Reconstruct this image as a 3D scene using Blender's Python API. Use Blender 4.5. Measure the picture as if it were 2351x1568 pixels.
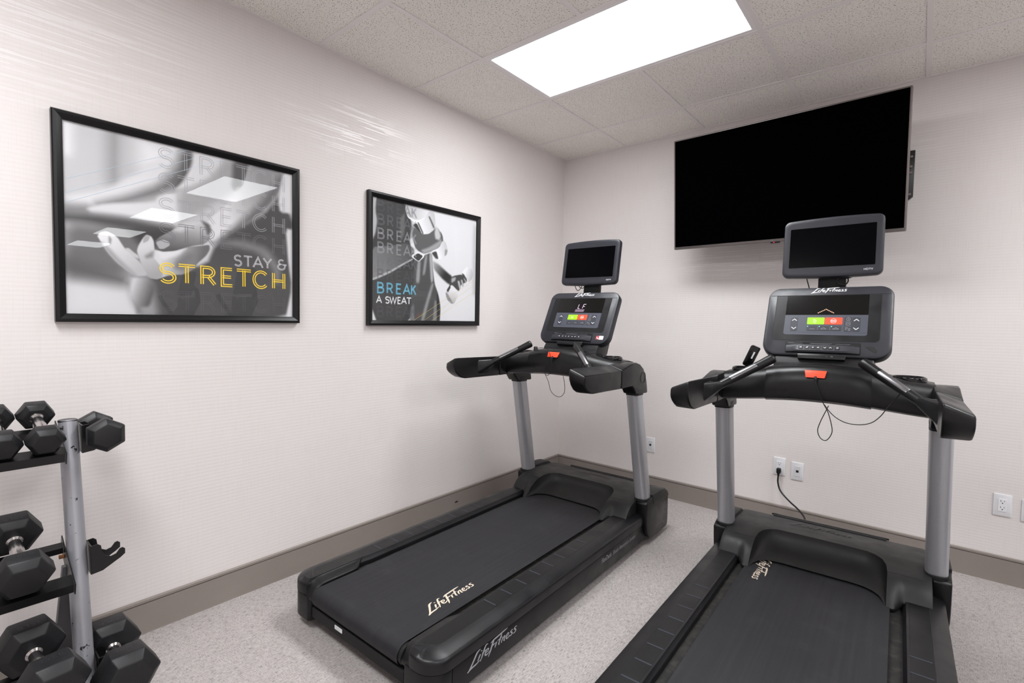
import bpy, bmesh, math, random
import numpy as np
from mathutils import Vector, Matrix

for o in list(bpy.data.objects):
    bpy.data.objects.remove(o)
SC = bpy.context.scene
COL = SC.collection
PI = math.pi
random.seed(7)

# ------------------------------------------------------------------ camera
def camera():
    yaw, pitch, roll = -0.6941, 0.0462, 0.0189
    fwd = Vector((math.sin(yaw) * math.cos(pitch), math.cos(yaw) * math.cos(pitch), -math.sin(pitch)))
    right = Vector((math.cos(yaw), -math.sin(yaw), 0))
    up = right.cross(fwd)
    r2 = right * math.cos(roll) + up * math.sin(roll)
    u2 = up * math.cos(roll) - right * math.sin(roll)
    cd = bpy.data.cameras.new('camera')
    cd.sensor_width = 36.0
    cd.sensor_fit = 'HORIZONTAL'
    cd.lens = 36.0 * 1126.32 / 2351.0
    cd.clip_start = 0.02
    co = bpy.data.objects.new('camera', cd)
    COL.objects.link(co)
    m = Matrix((r2, u2, -fwd)).transposed().to_4x4()
    m.translation = Vector((2.4292, -3.589, 1.3329))
    co.matrix_world = m
    SC.camera = co
camera()

# ------------------------------------------------------------------ world, exposure
LAMP = 11.5                # glow of a ceiling light's diffuser
LAMP_DOWN = 8.5            # watts each light throws down through its prismatic lens
W = bpy.data.worlds.new('world')
SC.world = W
W.use_nodes = True
W.node_tree.nodes['Background'].inputs[0].default_value = (0.02, 0.02, 0.02, 1)
SC.view_settings.view_transform = 'Standard'
SC.view_settings.look = 'None'
SC.view_settings.exposure = 0.26
SC.view_settings.gamma = 1.0
SC.view_settings.use_curve_mapping = False

# ------------------------------------------------------------------ helpers: colour and materials
def lin(r, g, b):
    f = lambda c: (c / 255 / 12.92) if c / 255 <= .04045 else ((c / 255 + .055) / 1.055) ** 2.4
    return (f(r), f(g), f(b), 1.0)

class NT:
    """tiny node-tree writer"""
    def __init__(self, name):
        self.m = bpy.data.materials.new(name)
        self.m.use_nodes = True
        self.t = self.m.node_tree
        self.p = self.t.nodes['Principled BSDF']
        self.out = self.t.nodes['Material Output']
    def n(self, typ, _out=0, **kw):
        nd = self.t.nodes.new(typ)
        for k, v in kw.items():
            if k.startswith('a_'):
                setattr(nd, k[2:], v)
            else:
                key = int(k[1:]) if k[0] == 'i' and k[1:].isdigit() else k.replace('_', ' ')
                self.put(nd.inputs[key], v)
        return nd.outputs[_out]
    def put(self, sock, v):
        if isinstance(v, bpy.types.NodeSocket):
            self.t.links.new(v, sock)
        else:
            sock.default_value = v
    def math(self, op, a, b=0.0, c=0.0, clamp=False):
        nd = self.t.nodes.new('ShaderNodeMath')
        nd.operation = op
        nd.use_clamp = clamp
        for i, v in enumerate((a, b, c)):
            self.put(nd.inputs[i], v)
        return nd.outputs[0]
    def mix(self, f, a, b):
        nd = self.t.nodes.new('ShaderNodeMix')
        nd.data_type = 'RGBA'
        self.put(nd.inputs[0], f)
        self.put(nd.inputs[6], a)
        self.put(nd.inputs[7], b)
        return nd.outputs[2]
    def ramp(self, v, lo, hi, a=0.0, b=1.0):
        nd = self.t.nodes.new('ShaderNodeMapRange')
        nd.interpolation_type = 'SMOOTHSTEP'
        for i, x in enumerate((v, lo, hi, a, b)):
            self.put(nd.inputs[i], x)
        return nd.outputs[0]
    def noise(self, vec, scale, detail=2.0, rough=.5):
        nd = self.t.nodes.new('ShaderNodeTexNoise')
        self.put(nd.inputs['Vector'], vec)
        self.put(nd.inputs['Scale'], scale)
        self.put(nd.inputs['Detail'], detail)
        self.put(nd.inputs['Roughness'], rough)
        return nd.outputs[0]
    def xyz(self, x, y, z=0.0):
        nd = self.t.nodes.new('ShaderNodeCombineXYZ')
        for i, v in enumerate((x, y, z)):
            self.put(nd.inputs[i], v)
        return nd.outputs[0]
    def pos(self, obj=False):
        if obj:
            v = self.n('ShaderNodeTexCoord', 3)
        else:
            v = self.n('ShaderNodeNewGeometry', 0)
        s = self.t.nodes.new('ShaderNodeSeparateXYZ')
        self.put(s.inputs[0], v)
        return v, s.outputs[0], s.outputs[1], s.outputs[2]
    def bump(self, h, strength=.3, dist=.002):
        nd = self.t.nodes.new('ShaderNodeBump')
        nd.inputs['Strength'].default_value = strength
        nd.inputs['Distance'].default_value = dist
        self.put(nd.inputs['Height'], h)
        self.t.links.new(nd.outputs[0], self.p.inputs['Normal'])
    def set(self, **kw):
        for k, v in kw.items():
            self.put(self.p.inputs[k.replace('_', ' ')], v)
        return self

MAT = {}
def plain(name, rgb, rough=.5, metal=0.0, spec=.5, emit=None, grain=0.0, gscale=900.0, coat=0.0):
    t = NT(name)
    c = lin(*rgb)
    t.set(Base_Color=c, Roughness=rough, Metallic=metal)
    t.p.inputs['Specular IOR Level'].default_value = spec
    if coat:
        t.p.inputs['Coat Weight'].default_value = coat
        t.p.inputs['Coat Roughness'].default_value = .08
    if grain:
        v, x, y, z = t.pos(True)
        nz = t.noise(v, gscale, 2.0)
        t.bump(nz, grain, .0006)
        big = t.noise(v, 9.0, 3.0)
        t.set(Roughness=t.math('ADD', t.ramp(big, .3, .7, -.06, .08), rough))
        dust = t.ramp(t.noise(v, 30.0, 4.0, .65), .58, .82, 0.0, .06)
        t.set(Base_Color=t.mix(dust, c, lin(92, 88, 88)))
    if emit:
        t.p.inputs['Emission Color'].default_value = lin(*emit[0])
        t.p.inputs['Emission Strength'].default_value = emit[1]
    MAT[name] = t.m
    return t.m

plain('black_plastic', (12, 12, 14), .33, spec=.36, grain=.2)
plain('soft_black', (11, 11, 13), .36, spec=.36, grain=.2)
plain('hood_plastic', (31, 31, 31), .46, spec=.36, grain=.45, gscale=700)
plain('panel_black', (17, 17, 20), .36, spec=.38, grain=.1)
plain('gloss_black', (10, 10, 12), .12)
plain('deep_black', (8, 8, 9), .7)
plain('rubber_black', (12, 12, 13), .5, spec=.35)
plain('console_grey', (36, 37, 44), .38, spec=.45, grain=.15)
plain('overlay_grey', (66, 69, 80), .42)
plain('overlay_dark', (50, 52, 60), .4)
plain('display_black', (10, 9, 9), .16, spec=.35)
plain('screen_black', (2, 2, 4), .2, spec=.06)
plain('tv_black', (2, 2, 3), .4, spec=.0)
plain('tv_silver', (120, 113, 112), .35, .7)
plain('white_plastic', (232, 232, 236), .4)
plain('white_print', (225, 225, 230), .5)
plain('grey_print', (150, 150, 156), .5)
plain('silver_print', (168, 170, 176), .38, .3)
plain('cream_print', (214, 200, 182), .7)
plain('green_key', (150, 214, 22), .42)
plain('red_key', (238, 74, 40), .42)
plain('red_lamp', (255, 30, 40), .4, emit=((255, 20, 30), 2.0))
plain('led_pink', (240, 205, 235), .4, emit=((238, 200, 232), .75))
plain('led_dim', (96, 80, 96), .4, emit=((126, 104, 126), .3))
plain('led_orange', (255, 190, 160), .4, emit=((255, 176, 140), .8))
plain('led_teal', (90, 220, 200), .4, emit=((90, 230, 200), .6))
plain('chrome', (190, 186, 186), .2, 1.0)
plain('sensor_steel', (128, 127, 130), .3, .9)
plain('hex_rubber', (20, 20, 23), .44, spec=.42, grain=.4, gscale=420)
plain('hex_letter', (36, 37, 41), .4)
plain('rack_black', (11, 11, 12), .32, spec=.45)
plain('frame_black', (9, 9, 12), .34, spec=.36)
plain('yellow_print', (252, 214, 52), .6)
plain('cyan_print', (120, 205, 235), .6)
plain('paper_white', (238, 238, 240), .6)
plain('outlet_dark', (20, 18, 18), .5)
plain('tee_white', (240, 235, 234), .5)
plain('fixture_white', (244, 240, 242), .45)
plain('rust', (120, 74, 40), .8)
plain('jack_grey', (214, 214, 218), .45)

def m_upright():
    t = NT('upright_silver')
    v, x, y, z = t.pos(True)
    n = t.noise(t.xyz(t.math('MULTIPLY', x, 40), t.math('MULTIPLY', y, 40), t.math('MULTIPLY', z, 3)), 6.0, 3.0)
    t.set(Base_Color=t.mix(n, lin(176, 177, 183), lin(184, 185, 190)), Roughness=.35, Metallic=.5)
    MAT['upright_silver'] = t.m
m_upright()

def m_post():
    t = NT('post_grey')
    v, x, y, z = t.pos(True)
    n = t.noise(v, 34.0, 4.0, .7)
    big = t.noise(v, 5.0, 1.0)
    chip = t.ramp(t.math('ADD', n, t.math('MULTIPLY', big, .35)), .852, .87)
    t.set(Base_Color=t.mix(chip, lin(150, 150, 156), lin(34, 32, 32)), Roughness=.36, Metallic=.35)
    MAT['post_grey'] = t.m
m_post()

def m_belt():
    t = NT('belt_rubber')
    v, x, y, z = t.pos(True)
    weave = t.noise(t.xyz(t.math('MULTIPLY', x, 900), t.math('MULTIPLY', y, 900), 0.0), 1.0, 2.0)
    streak = t.noise(t.xyz(t.math('MULTIPLY', x, 60), t.math('MULTIPLY', y, 1.2), 0.0), 1.0, 4.0, .6)
    dust = t.noise(v, 6.0, 5.0, .7)
    c = t.mix(t.ramp(streak, .3, .75), lin(23, 23, 27), lin(33, 33, 38))
    c = t.mix(t.ramp(dust, .5, .8, 0, .35), c, lin(58, 57, 61))
    c = t.mix(t.math('MULTIPLY', weave, .25), c, lin(20, 20, 23))
    t.set(Base_Color=c, Roughness=.6)
    t.p.inputs['Specular IOR Level'].default_value = .4
    t.bump(weave, .5, .0008)
    MAT['belt_rubber'] = t.m
m_belt()

def m_deck():
    t = NT('deck_dusty')
    v, x, y, z = t.pos(True)
    d = t.noise(v, 26.0, 5.0, .7)
    c = t.mix(t.ramp(d, .4, .75), lin(22, 21, 20), lin(50, 47, 43))
    r = t.ramp(t.noise(v, 12.0, 3.0), .66, .72, 0, .5)
    t.set(Base_Color=t.mix(r, c, lin(96, 68, 40)), Roughness=.8)
    MAT['deck_dusty'] = t.m
m_deck()

def m_wall():
    t = NT('wallpaper')
    v, x, y, z = t.pos()
    h = t.math('SUBTRACT', x, y)
    # woven horizontal ribs
    ribs = t.math('SINE', t.math('MULTIPLY', z, 2 * PI / .0158))
    ribs = t.ramp(ribs, -.7, .7)
    area = t.ramp(t.noise(t.xyz(t.math('MULTIPLY', h, .9), t.math('MULTIPLY', z, 1.1), 3.0), 1.0, 1.0), .38, .62, .05, 1.0)
    # fine linen: long threads across, short threads up
    thr = t.noise(t.xyz(t.math('MULTIPLY', h, 5.0), t.math('MULTIPLY', z, 420.0), 1.0), 1.0, 3.0, .6)
    up = t.noise(t.xyz(t.math('MULTIPLY', h, 330.0), t.math('MULTIPLY', z, 7.0), 5.0), 1.0, 2.0, .5)
    # pearly dashes; lamp glare on them is whitened into the colour by patches
    row = t.math('FLOOR', t.math('DIVIDE', z, .0053))
    dn = t.noise(t.xyz(t.math('MULTIPLY', h, 2.6), t.math('MULTIPLY', row, 7.31), 9.0), 1.0, 0.0)
    drift = t.noise(t.xyz(t.math('MULTIPLY', h, 1.3), t.math('MULTIPLY', z, .8), 21.0), 1.0, 1.0)
    near = t.ramp(drift, .66, .74, 0, .15)
    for (a, b_, ra, rb) in ((3.42, 2.45, .75, .42), (2.05, 2.34, .48, .2), (1.42, 1.74, .4, .13)):  # patches placed where the dashes catch the lamps' glare
        dx = t.math('DIVIDE', t.math('SUBTRACT', h, a), ra)
        dz = t.math('DIVIDE', t.math('SUBTRACT', z, b_), rb)
        q = t.math('ADD', t.math('MULTIPLY', dx, dx), t.math('MULTIPLY', dz, dz))
        near = t.math('MAXIMUM', near, t.ramp(t.math('ADD', q, t.math('MULTIPLY', drift, .8)), 1.5, .4))
    dash = t.math('MULTIPLY', t.ramp(dn, .56, .60), near)
    line = t.math('ABSOLUTE', t.math('SUBTRACT', t.math('FRACT', t.math('DIVIDE', z, .0053)), .5))
    dash = t.math('MULTIPLY', dash, t.ramp(line, .44, .26))
    c = t.mix(t.math('MULTIPLY', ribs, t.math('MULTIPLY', area, .14)), lin(227, 221, 219), lin(199, 192, 190))
    c = t.mix(t.ramp(thr, .35, .7, 0, .22), c, lin(236, 232, 232))
    c = t.mix(t.ramp(up, .45, .75, 0, .16), c, lin(206, 200, 199))
    c = t.mix(t.math('MULTIPLY', dash, .5), c, lin(252, 250, 251))  # glint on the dashes painted near white
    t.set(Base_Color=c, Roughness=t.math('SUBTRACT', .6, t.math('MULTIPLY', dash, .34)))
    t.bump(t.math('ADD', t.math('MULTIPLY', ribs, -.6), thr), .14, .001)
    MAT['wallpaper'] = t.m
m_wall()

def m_ceiling_tile():
    t = NT('ceiling_tile')
    v, x, y, z = t.pos()
    big = t.noise(v, 3.0, 2.0)
    a = t.noise(t.xyz(t.math('MULTIPLY', x, 130.0), t.math('MULTIPLY', y, 230.0), 0.0), 1.0, 1.5, .6)
    b = t.noise(t.xyz(t.math('MULTIPLY', x, 420.0), t.math('MULTIPLY', y, 420.0), 4.0), 1.0, 2.0)
    pit = t.ramp(a, .62, .655)
    fis = t.ramp(b, .60, .68, 0, .6)
    c = t.mix(t.ramp(big, .3, .7), lin(252, 247, 241), lin(255, 250, 245))
    hole = t.math('MAXIMUM', pit, fis)
    c = t.mix(hole, c, lin(104, 94, 88))
    t.set(Base_Color=c, Roughness=.9)
    t.bump(t.math('SUBTRACT', b, hole), .5, .002)
    MAT['ceiling_tile'] = t.m
m_ceiling_tile()

def m_carpet(name, turn):
    t = NT(name)
    v, x, y, z = t.pos()
    if turn:
        x, y = y, x
    # threads: long in y, fine in x, and crossing
    t1 = t.noise(t.xyz(t.math('MULTIPLY', x, 420.0), t.math('MULTIPLY', y, 48.0), 0.0), 1.0, 3.0, .65)
    t2 = t.noise(t.xyz(t.math('MULTIPLY', x, 52.0), t.math('MULTIPLY', y, 440.0), 3.0), 1.0, 3.0, .6)
    t3 = t.noise(t.xyz(t.math('MULTIPLY', x, 260.0), t.math('MULTIPLY', y, 14.0), 7.0), 1.0, 2.0, .6)
    pat = t.noise(t.xyz(x, y, 2.0), 11.0, 3.0, .6)
    t4 = t.noise(t.xyz(x, y, 5.0), 620.0, 1.0)
    dark = t.math('MULTIPLY', t.ramp(t1, .44, .74, 0, .85), t.ramp(pat, .34, .62, .35, 1.0))
    c = t.mix(dark, lin(192, 185, 183), lin(54, 50, 49))
    c = t.mix(t.math('MULTIPLY', t.ramp(t2, .44, .74, 0, .8), t.ramp(pat, .66, .38, .4, 1.0)), c, lin(104, 98, 97))
    c = t.mix(t.ramp(t4, .45, .72, 0, .35), c, lin(120, 114, 112))
    c = t.mix(t.ramp(t3, .55, .74, 0, .45), c, lin(212, 206, 204))
    t.set(Base_Color=c, Roughness=.95)
    t.p.inputs['Specular IOR Level'].default_value = .1
    t.bump(t.math('ADD', t1, t2), .6, .003)
    MAT[name] = t.m
m_carpet('carpet_weave', False)
m_carpet('carpet_weave_turned', True)

def m_base():
    t = NT('baseboard_vinyl')
    v, x, y, z = t.pos()
    n = t.noise(v, 5.0, 4.0, .6)
    t.set(Base_Color=t.mix(n, lin(134, 125, 119), lin(142, 133, 127)), Roughness=.5)
    MAT['baseboard_vinyl'] = t.m
m_base()

def m_glass():
    t = NT('clear_glass')
    tr = t.n('ShaderNodeBsdfTransparent')
    gl = t.n('ShaderNodeBsdfGlossy', Roughness=0.0)
    fr = t.n('ShaderNodeFresnel', IOR=1.45)
    bk = t.n('ShaderNodeNewGeometry', 6)
    fr = t.math('MULTIPLY', fr, t.math('SUBTRACT', 1.0, bk))
    mx = t.t.nodes.new('ShaderNodeMixShader')
    t.put(mx.inputs[0], fr); t.put(mx.inputs[1], tr); t.put(mx.inputs[2], gl)
    t.t.links.new(mx.outputs[0], t.out.inputs[0])
    MAT['clear_glass'] = t.m
m_glass()

def m_print():
    t = NT('photo_print')
    a = t.n('ShaderNodeVertexColor', 0, a_layer_name='ink')
    t.set(Base_Color=a, Roughness=.6)
    MAT['photo_print'] = t.m
m_print()

def m_lamp():
    t = NT('lit_diffuser')
    t.set(Base_Color=(.8, .8, .8, 1), Roughness=.5)
    t.p.inputs['Emission Color'].default_value = (.965, .985, 1.0, 1)
    t.p.inputs['Emission Strength'].default_value = LAMP
    MAT['lit_diffuser'] = t.m
m_lamp()

# ------------------------------------------------------------------ helpers: geometry
def link(o, parent=None):
    COL.objects.link(o)
    if parent is not None:
        o.parent = parent
    return o

def empty(name, loc=(0, 0, 0), rot=(0, 0, 0), parent=None):
    o = bpy.data.objects.new(name, None)
    o.empty_display_size = .1
    link(o, parent)
    o.location = loc
    o.rotation_euler = rot
    return o

def tag(o, label=None, cat=None, group=None, kind=None):
    if label: o['label'] = label
    if cat: o['category'] = cat
    if group: o['group'] = group
    if kind: o['kind'] = kind
    return o

def copy_tree(o, parent=None):
    c = o.copy()
    link(c, parent)
    for ch in list(o.children):
        copy_tree(ch, c)
    return c

def rrect(x0, x1, y0, y1, r, n=5):
    if not isinstance(r, (tuple, list)):
        r = (r,) * 4                         # bl, br, tr, tl
    pts = []
    for (cx, cy, a0, rr) in ((x0, y0, PI, r[0]), (x1, y0, 1.5 * PI, r[1]), (x1, y1, 0, r[2]), (x0, y1, .5 * PI, r[3])):
        if rr <= 1e-6:
            pts.append((cx, cy)); continue
        ox = cx + (rr if cx == x0 else -rr)
        oy = cy + (rr if cy == y0 else -rr)
        for i in range(n + 1):
            a = a0 + .5 * PI * i / n
            pts.append((ox + rr * math.cos(a), oy + rr * math.sin(a)))
    return pts

class B:
    """collects shapes in one bmesh, then becomes one mesh object"""
    def __init__(self):
        self.bm = bmesh.new()
    def v(self, p):
        return self.bm.verts.new(p)
    def f(self, vs):
        try:
            return self.bm.faces.new(vs)
        except ValueError:
            return None
    def box(self, x0, x1, y0, y1, z0, z1):
        return self.prism([(x0, y0), (x1, y0), (x1, y1), (x0, y1)], z0, z1)
    def prism(self, poly, z0, z1, fn=None):
        fn = fn or (lambda x, y, z: (x, y, z))
        a = [self.v(fn(x, y, z0)) for x, y in poly]
        b = [self.v(fn(x, y, z1)) for x, y in poly]
        n = len(poly)
        self.f(a[::-1]); self.f(b)
        for i in range(n):
            self.f((a[i], a[(i + 1) % n], b[(i + 1) % n], b[i]))
        return self
    def flat(self, poly, z=0.0):
        self.f([self.v((x, y, z)) for x, y in poly])
        return self
    def loft(self, rings, cap=True, closed=True):
        R = [[self.v(p) for p in r] for r in rings]
        n = len(R[0])
        for a, b in zip(R, R[1:]):
            for i in range(n if closed else n - 1):
                j = (i + 1) % n
                self.f((a[i], a[j], b[j], b[i]))
        if cap:
            self.f(R[0][::-1]); self.f(R[-1])
        return self
    def tube(self, path, r, n=10, cap=True):
        P = [Vector(p) for p in path]
        rr = r if isinstance(r, (list, tuple)) else [r] * len(P)
        rings = []
        t0 = (P[1] - P[0]).normalized()
        ref = Vector((0, 0, 1)) if abs(t0.z) < .9 else Vector((1, 0, 0))
        nrm = (ref - t0 * ref.dot(t0)).normalized()
        for i, p in enumerate(P):
            t = (P[min(i + 1, len(P) - 1)] - P[max(i - 1, 0)]).normalized()
            nrm = (nrm - t * nrm.dot(t)).normalized()
            bn = t.cross(nrm)
            rings.append([p + (nrm * math.cos(2 * PI * k / n) + bn * math.sin(2 * PI * k / n)) * rr[i] for k in range(n)])
        return self.loft(rings, cap)
    def lathe(self, prof, n=24, o=(0, 0, 0), axis='z', cap=True):
        """prof: list of (radius, height)"""
        rings = []
        for r, h in prof:
            ring = []
            for k in range(n):
                a = 2 * PI * k / n
                c, s = r * math.cos(a), r * math.sin(a)
                p = {'z': (c, s, h), 'x': (h, c, s), 'y': (s, h, c)}[axis]
                ring.append((p[0] + o[0], p[1] + o[1], p[2] + o[2]))
            rings.append(ring)
        return self.loft(rings, cap)
    def ribbon(self, pts, w, z=0.0):
        """flat stroke along a polyline in xy, width w or (w at each point)"""
        P = [Vector((p[0], p[1])) for p in pts]
        ww = w if isinstance(w, (list, tuple)) else [w] * len(P)
        L, Rr = [], []
        for i, p in enumerate(P):
            d0 = (p - P[i - 1]).normalized() if i > 0 else None
            d1 = (P[i + 1] - p).normalized() if i < len(P) - 1 else None
            d = (d0 + d1) if d0 is not None and d1 is not None else (d0 if d1 is None else d1)
            if d.length < 1e-6:
                d = d0
            d = d.normalized()
            n = Vector((-d.y, d.x))
            k = 1.0
            if d0 is not None and d1 is not None:
                k = 1.0 / max(.45, n.dot(Vector((-d0.y, d0.x))))
            L.append(self.v((p.x + n.x * ww[i] / 2 * k, p.y + n.y * ww[i] / 2 * k, z)))
            Rr.append(self.v((p.x - n.x * ww[i] / 2 * k, p.y - n.y * ww[i] / 2 * k, z)))
        for i in range(len(P) - 1):
            self.f((Rr[i], Rr[i + 1], L[i + 1], L[i]))
        return self
    def done(self, name, mat, parent=None, bevel=0.0, seg=2, ang=35, smooth=True, weld=0.0, recalc=True, minang=25):
        bm = self.bm
        if weld:
            bmesh.ops.remove_doubles(bm, verts=bm.verts, dist=weld)
        if recalc:
            bmesh.ops.recalc_face_normals(bm, faces=bm.faces)
        if bevel:
            es = [e for e in bm.edges if len(e.link_faces) == 2 and e.calc_face_angle(0) > math.radians(minang)]
            bmesh.ops.bevel(bm, geom=es, offset=bevel, segments=seg, profile=.5, affect='EDGES', clamp_overlap=True)
        me = bpy.data.meshes.new(name)
        bm.to_mesh(me)
        bm.free()
        me.materials.append(MAT[mat])
        if smooth:
            me.polygons.foreach_set('use_smooth', [True] * len(me.polygons))
            me.set_sharp_from_angle(angle=math.radians(ang))
        o = bpy.data.objects.new(name, me)
        link(o, parent)
        return o

def catmull(pts, k=6):
    P = [Vector(p) for p in pts]
    out = []
    for i in range(len(P) - 1):
        a, b, c, d = P[max(i - 1, 0)], P[i], P[i + 1], P[min(i + 2, len(P) - 1)]
        for j in range(k):
            t = j / k
            out.append(.5 * ((2 * b) + (c - a) * t + (2 * a - 5 * b + 4 * c - d) * t * t + (3 * b - a - 3 * c + d) * t ** 3))
    out.append(P[-1])
    return [tuple(p) for p in out]

# ------------------------------------------------------------------ helpers: lettering
def arc(cx, cy, rx, ry, a0, a1, n=10):
    return [(cx + rx * math.cos(math.radians(a0 + (a1 - a0) * i / n)), cy + ry * math.sin(math.radians(a0 + (a1 - a0) * i / n))) for i in range(n + 1)]

GLYPH = {
    'S': [arc(.33, .755, .27, .245, 28, 262, 12)[:-1] + arc(.33, .265, .29, .265, 82, -150, 12)],
    'T': [[(0, 1), (.7, 1)], [(.35, 1), (.35, 0)]],
    'R': [[(.05, 0), (.05, 1), (.3, 1)] + arc(.33, .735, .26, .265, 90, -90, 8) + [(.05, .47)], [(.33, .47), (.64, 0)]],
    'E': [[(.55, 1), (.05, 1), (.05, 0), (.56, 0)], [(.05, .52), (.5, .52)]],
    'C': [arc(.4, .5, .38, .5, 42, 318, 18)],
    'H': [[(.05, 0), (.05, 1)], [(.65, 0), (.65, 1)], [(.05, .5), (.65, .5)]],
    'A': [[(0, 0), (.36, 1), (.72, 0)], [(.15, .34), (.57, .34)]],
    'Y': [[(0, 1), (.34, .48), (.68, 1)], [(.34, .48), (.34, 0)]],
    '&': [arc(.33, .75, .22, .24, 40, 262, 9)[:-1] + arc(.33, .27, .3, .27, 95, 330, 12) + [(.66, .5)], [(.42, .5), (.78, .5)]],
    'B': [[(.05, .52), (.05, 1), (.32, 1)] + arc(.34, .77, .21, .23, 90, -90, 8) + [(.05, .54)], [(.05, .52), (.36, .52)] + arc(.38, .26, .24, .26, 90, -90, 8) + [(.05, 0), (.05, .52)]],
    'K': [[(.05, 0), (.05, 1)], [(.6, 1), (.07, .45)], [(.25, .6), (.65, 0)]],
    'W': [[(0, 1), (.25, 0), (.5, .95), (.75, 0), (1, 1)]],
}
GW = {'S': .66, 'T': .7, 'R': .66, 'E': .58, 'C': .74, 'H': .7, 'A': .72, 'Y': .68, '&': .78, 'B': .64, 'K': .65, 'W': 1.0}

def offset_line(pts, d):
    P = [Vector(p) for p in pts]
    out = []
    for i, p in enumerate(P):
        d0 = (p - P[i - 1]).normalized() if i > 0 else (P[1] - p).normalized()
        d1 = (P[i + 1] - p).normalized() if i < len(P) - 1 else d0
        t = (d0 + d1)
        t = t.normalized() if t.length > 1e-6 else d0
        n = Vector((-t.y, t.x))
        k = 1 / max(.5, n.dot(Vector((-d0.y, d0.x))))
        out.append(tuple(p + n * d * k))
    return out

def letter(b, ch, x, y, w, h, gap, th, z=0.0, inline=True):
    for st in GLYPH[ch]:
        pts = [(x + px / GW[ch] * w, y + py * h) for px, py in st]
        if inline:
            b.ribbon(offset_line(pts, gap), th, z)
            b.ribbon(offset_line(pts, -gap), th, z + 2e-5)
        else:
            b.ribbon(pts, th, z)

LOGO = [  # brush-script word mark: strokes (points, widths), height 1
    ([(.98, 1.02), (.72, .92), (.48, .55), (.18, .1), (-.05, -.12)], (.05, .15, .14, .12, .05)),
    ([(-.05, -.1), (.25, .02), (.62, .06), (.98, .16)], (.1, .13, .12, .04)),
    ([(.98, .6), (.86, .38), (.76, .2)], (.12, .12, .06)),
    ([(1.05, .78), (1.09, .84)], (.11, .11)),
    ([(1.62, .98), (1.46, 1.0), (1.33, .8), (1.16, .4), (.98, .02)], (.05, .1, .13, .12, .05)),
    ([(1.12, .56), (1.3, .58), (1.5, .62)], (.06, .09, .04)),
    ([(1.4, .34), (1.62, .42), (1.66, .56), (1.52, .58), (1.4, .4), (1.42, .2), (1.6, .18), (1.76, .3)], (.06, .08, .09, .1, .12, .11, .1, .04)),
    ([(2.12, .92), (1.98, .6), (1.82, .2), (1.66, -.12)], (.12, .15, .13, .04)),
    ([(1.86, .84), (2.1, .94), (2.5, .98), (3.05, 1.04), (3.4, 1.06)], (.05, .13, .14, .12, .03)),
    ([(1.92, .52), (2.1, .56), (2.3, .58)], (.06, .11, .04)),
    ([(2.4, .6), (2.3, .4), (2.24, .22)], (.1, .11, .06)),
    ([(2.84, .92), (2.7, .6), (2.58, .3), (2.64, .2)], (.1, .12, .11, .05)),
    ([(2.46, .62), (2.66, .64), (2.92, .68)], (.05, .09, .03)),
    ([(2.96, .58), (2.88, .4), (2.8, .2)], (.09, .11, .06)),
    ([(2.86, .4), (3.04, .56), (3.14, .56), (3.08, .38), (3.06, .22), (3.16, .22)], (.05, .08, .11, .11, .09, .04)),
    ([(3.26, .34), (3.46, .42), (3.5, .56), (3.38, .58), (3.27, .4), (3.3, .22), (3.46, .2), (3.6, .32)], (.05, .07, .08, .1, .11, .1, .09, .04)),
    ([(3.92, .58), (3.78, .6), (3.7, .52), (3.8, .4), (3.82, .28), (3.7, .2), (3.56, .24)], (.05, .09, .1, .11, .11, .09, .04)),
    ([(4.3, .62), (4.16, .64), (4.06, .55), (4.16, .42), (4.18, .28), (4.05, .2), (3.9, .24)], (.05, .09, .1, .11, .11, .09, .04)),
]
def logo(b, h, z=0.0):
    """word mark from x=0, baseline y=0; total width about 4.35 h"""
    for i, (pts, ws) in enumerate(LOGO):
        q = catmull([(p[0] * h, p[1] * h, 0) for p in pts], 4)
        wq = np.interp(np.linspace(0, len(ws) - 1, len(q)), range(len(ws)), ws)
        b.ribbon([(p[0], p[1]) for p in q], [float(w) * h for w in wq], z + i * 1e-6)

def text(name, s, size, mat, parent=None, loc=(0, 0, 0), rot=(0, 0, 0), align='LEFT', shear=0.0, spacing=1.0, sx=1.0, extrude=0.0):
    cu = bpy.data.curves.new(name, 'FONT')
    cu.body = s
    cu.size = size
    cu.align_x = align
    cu.shear = shear
    cu.space_character = spacing
    cu.resolution_u = 3
    cu.extrude = extrude
    tmp = bpy.data.objects.new(name, cu)
    me = bpy.data.meshes.new_from_object(tmp)
    bpy.data.objects.remove(tmp)
    bpy.data.curves.remove(cu)
    me.name = name
    me.materials.clear()
    me.materials.append(MAT[mat])
    o = bpy.data.objects.new(name, me)
    link(o, parent)
    o.location = loc
    o.rotation_euler = rot
    o.scale = (sx, 1, 1)
    return o
# ================================================================== THE ROOM
H = 2.7077
RX, RY = 12.4, -5.35                     # far side wall, wall behind the camera
T = .6096
BX0, BY0 = .5716, -.4286                 # first bars of the ceiling grid
CELLS_X = [0.0] + [BX0 + i * T for i in range(20)]
CELLS_X = [x for x in CELLS_X if x < RX - .05] + [RX]
CELLS_Y = [0.0] + [BY0 - i * T for i in range(9)]
CELLS_Y = [y for y in CELLS_Y if y > RY + .05] + [RY]

def structure(o):
    o['kind'] = 'structure'
    return o

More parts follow.
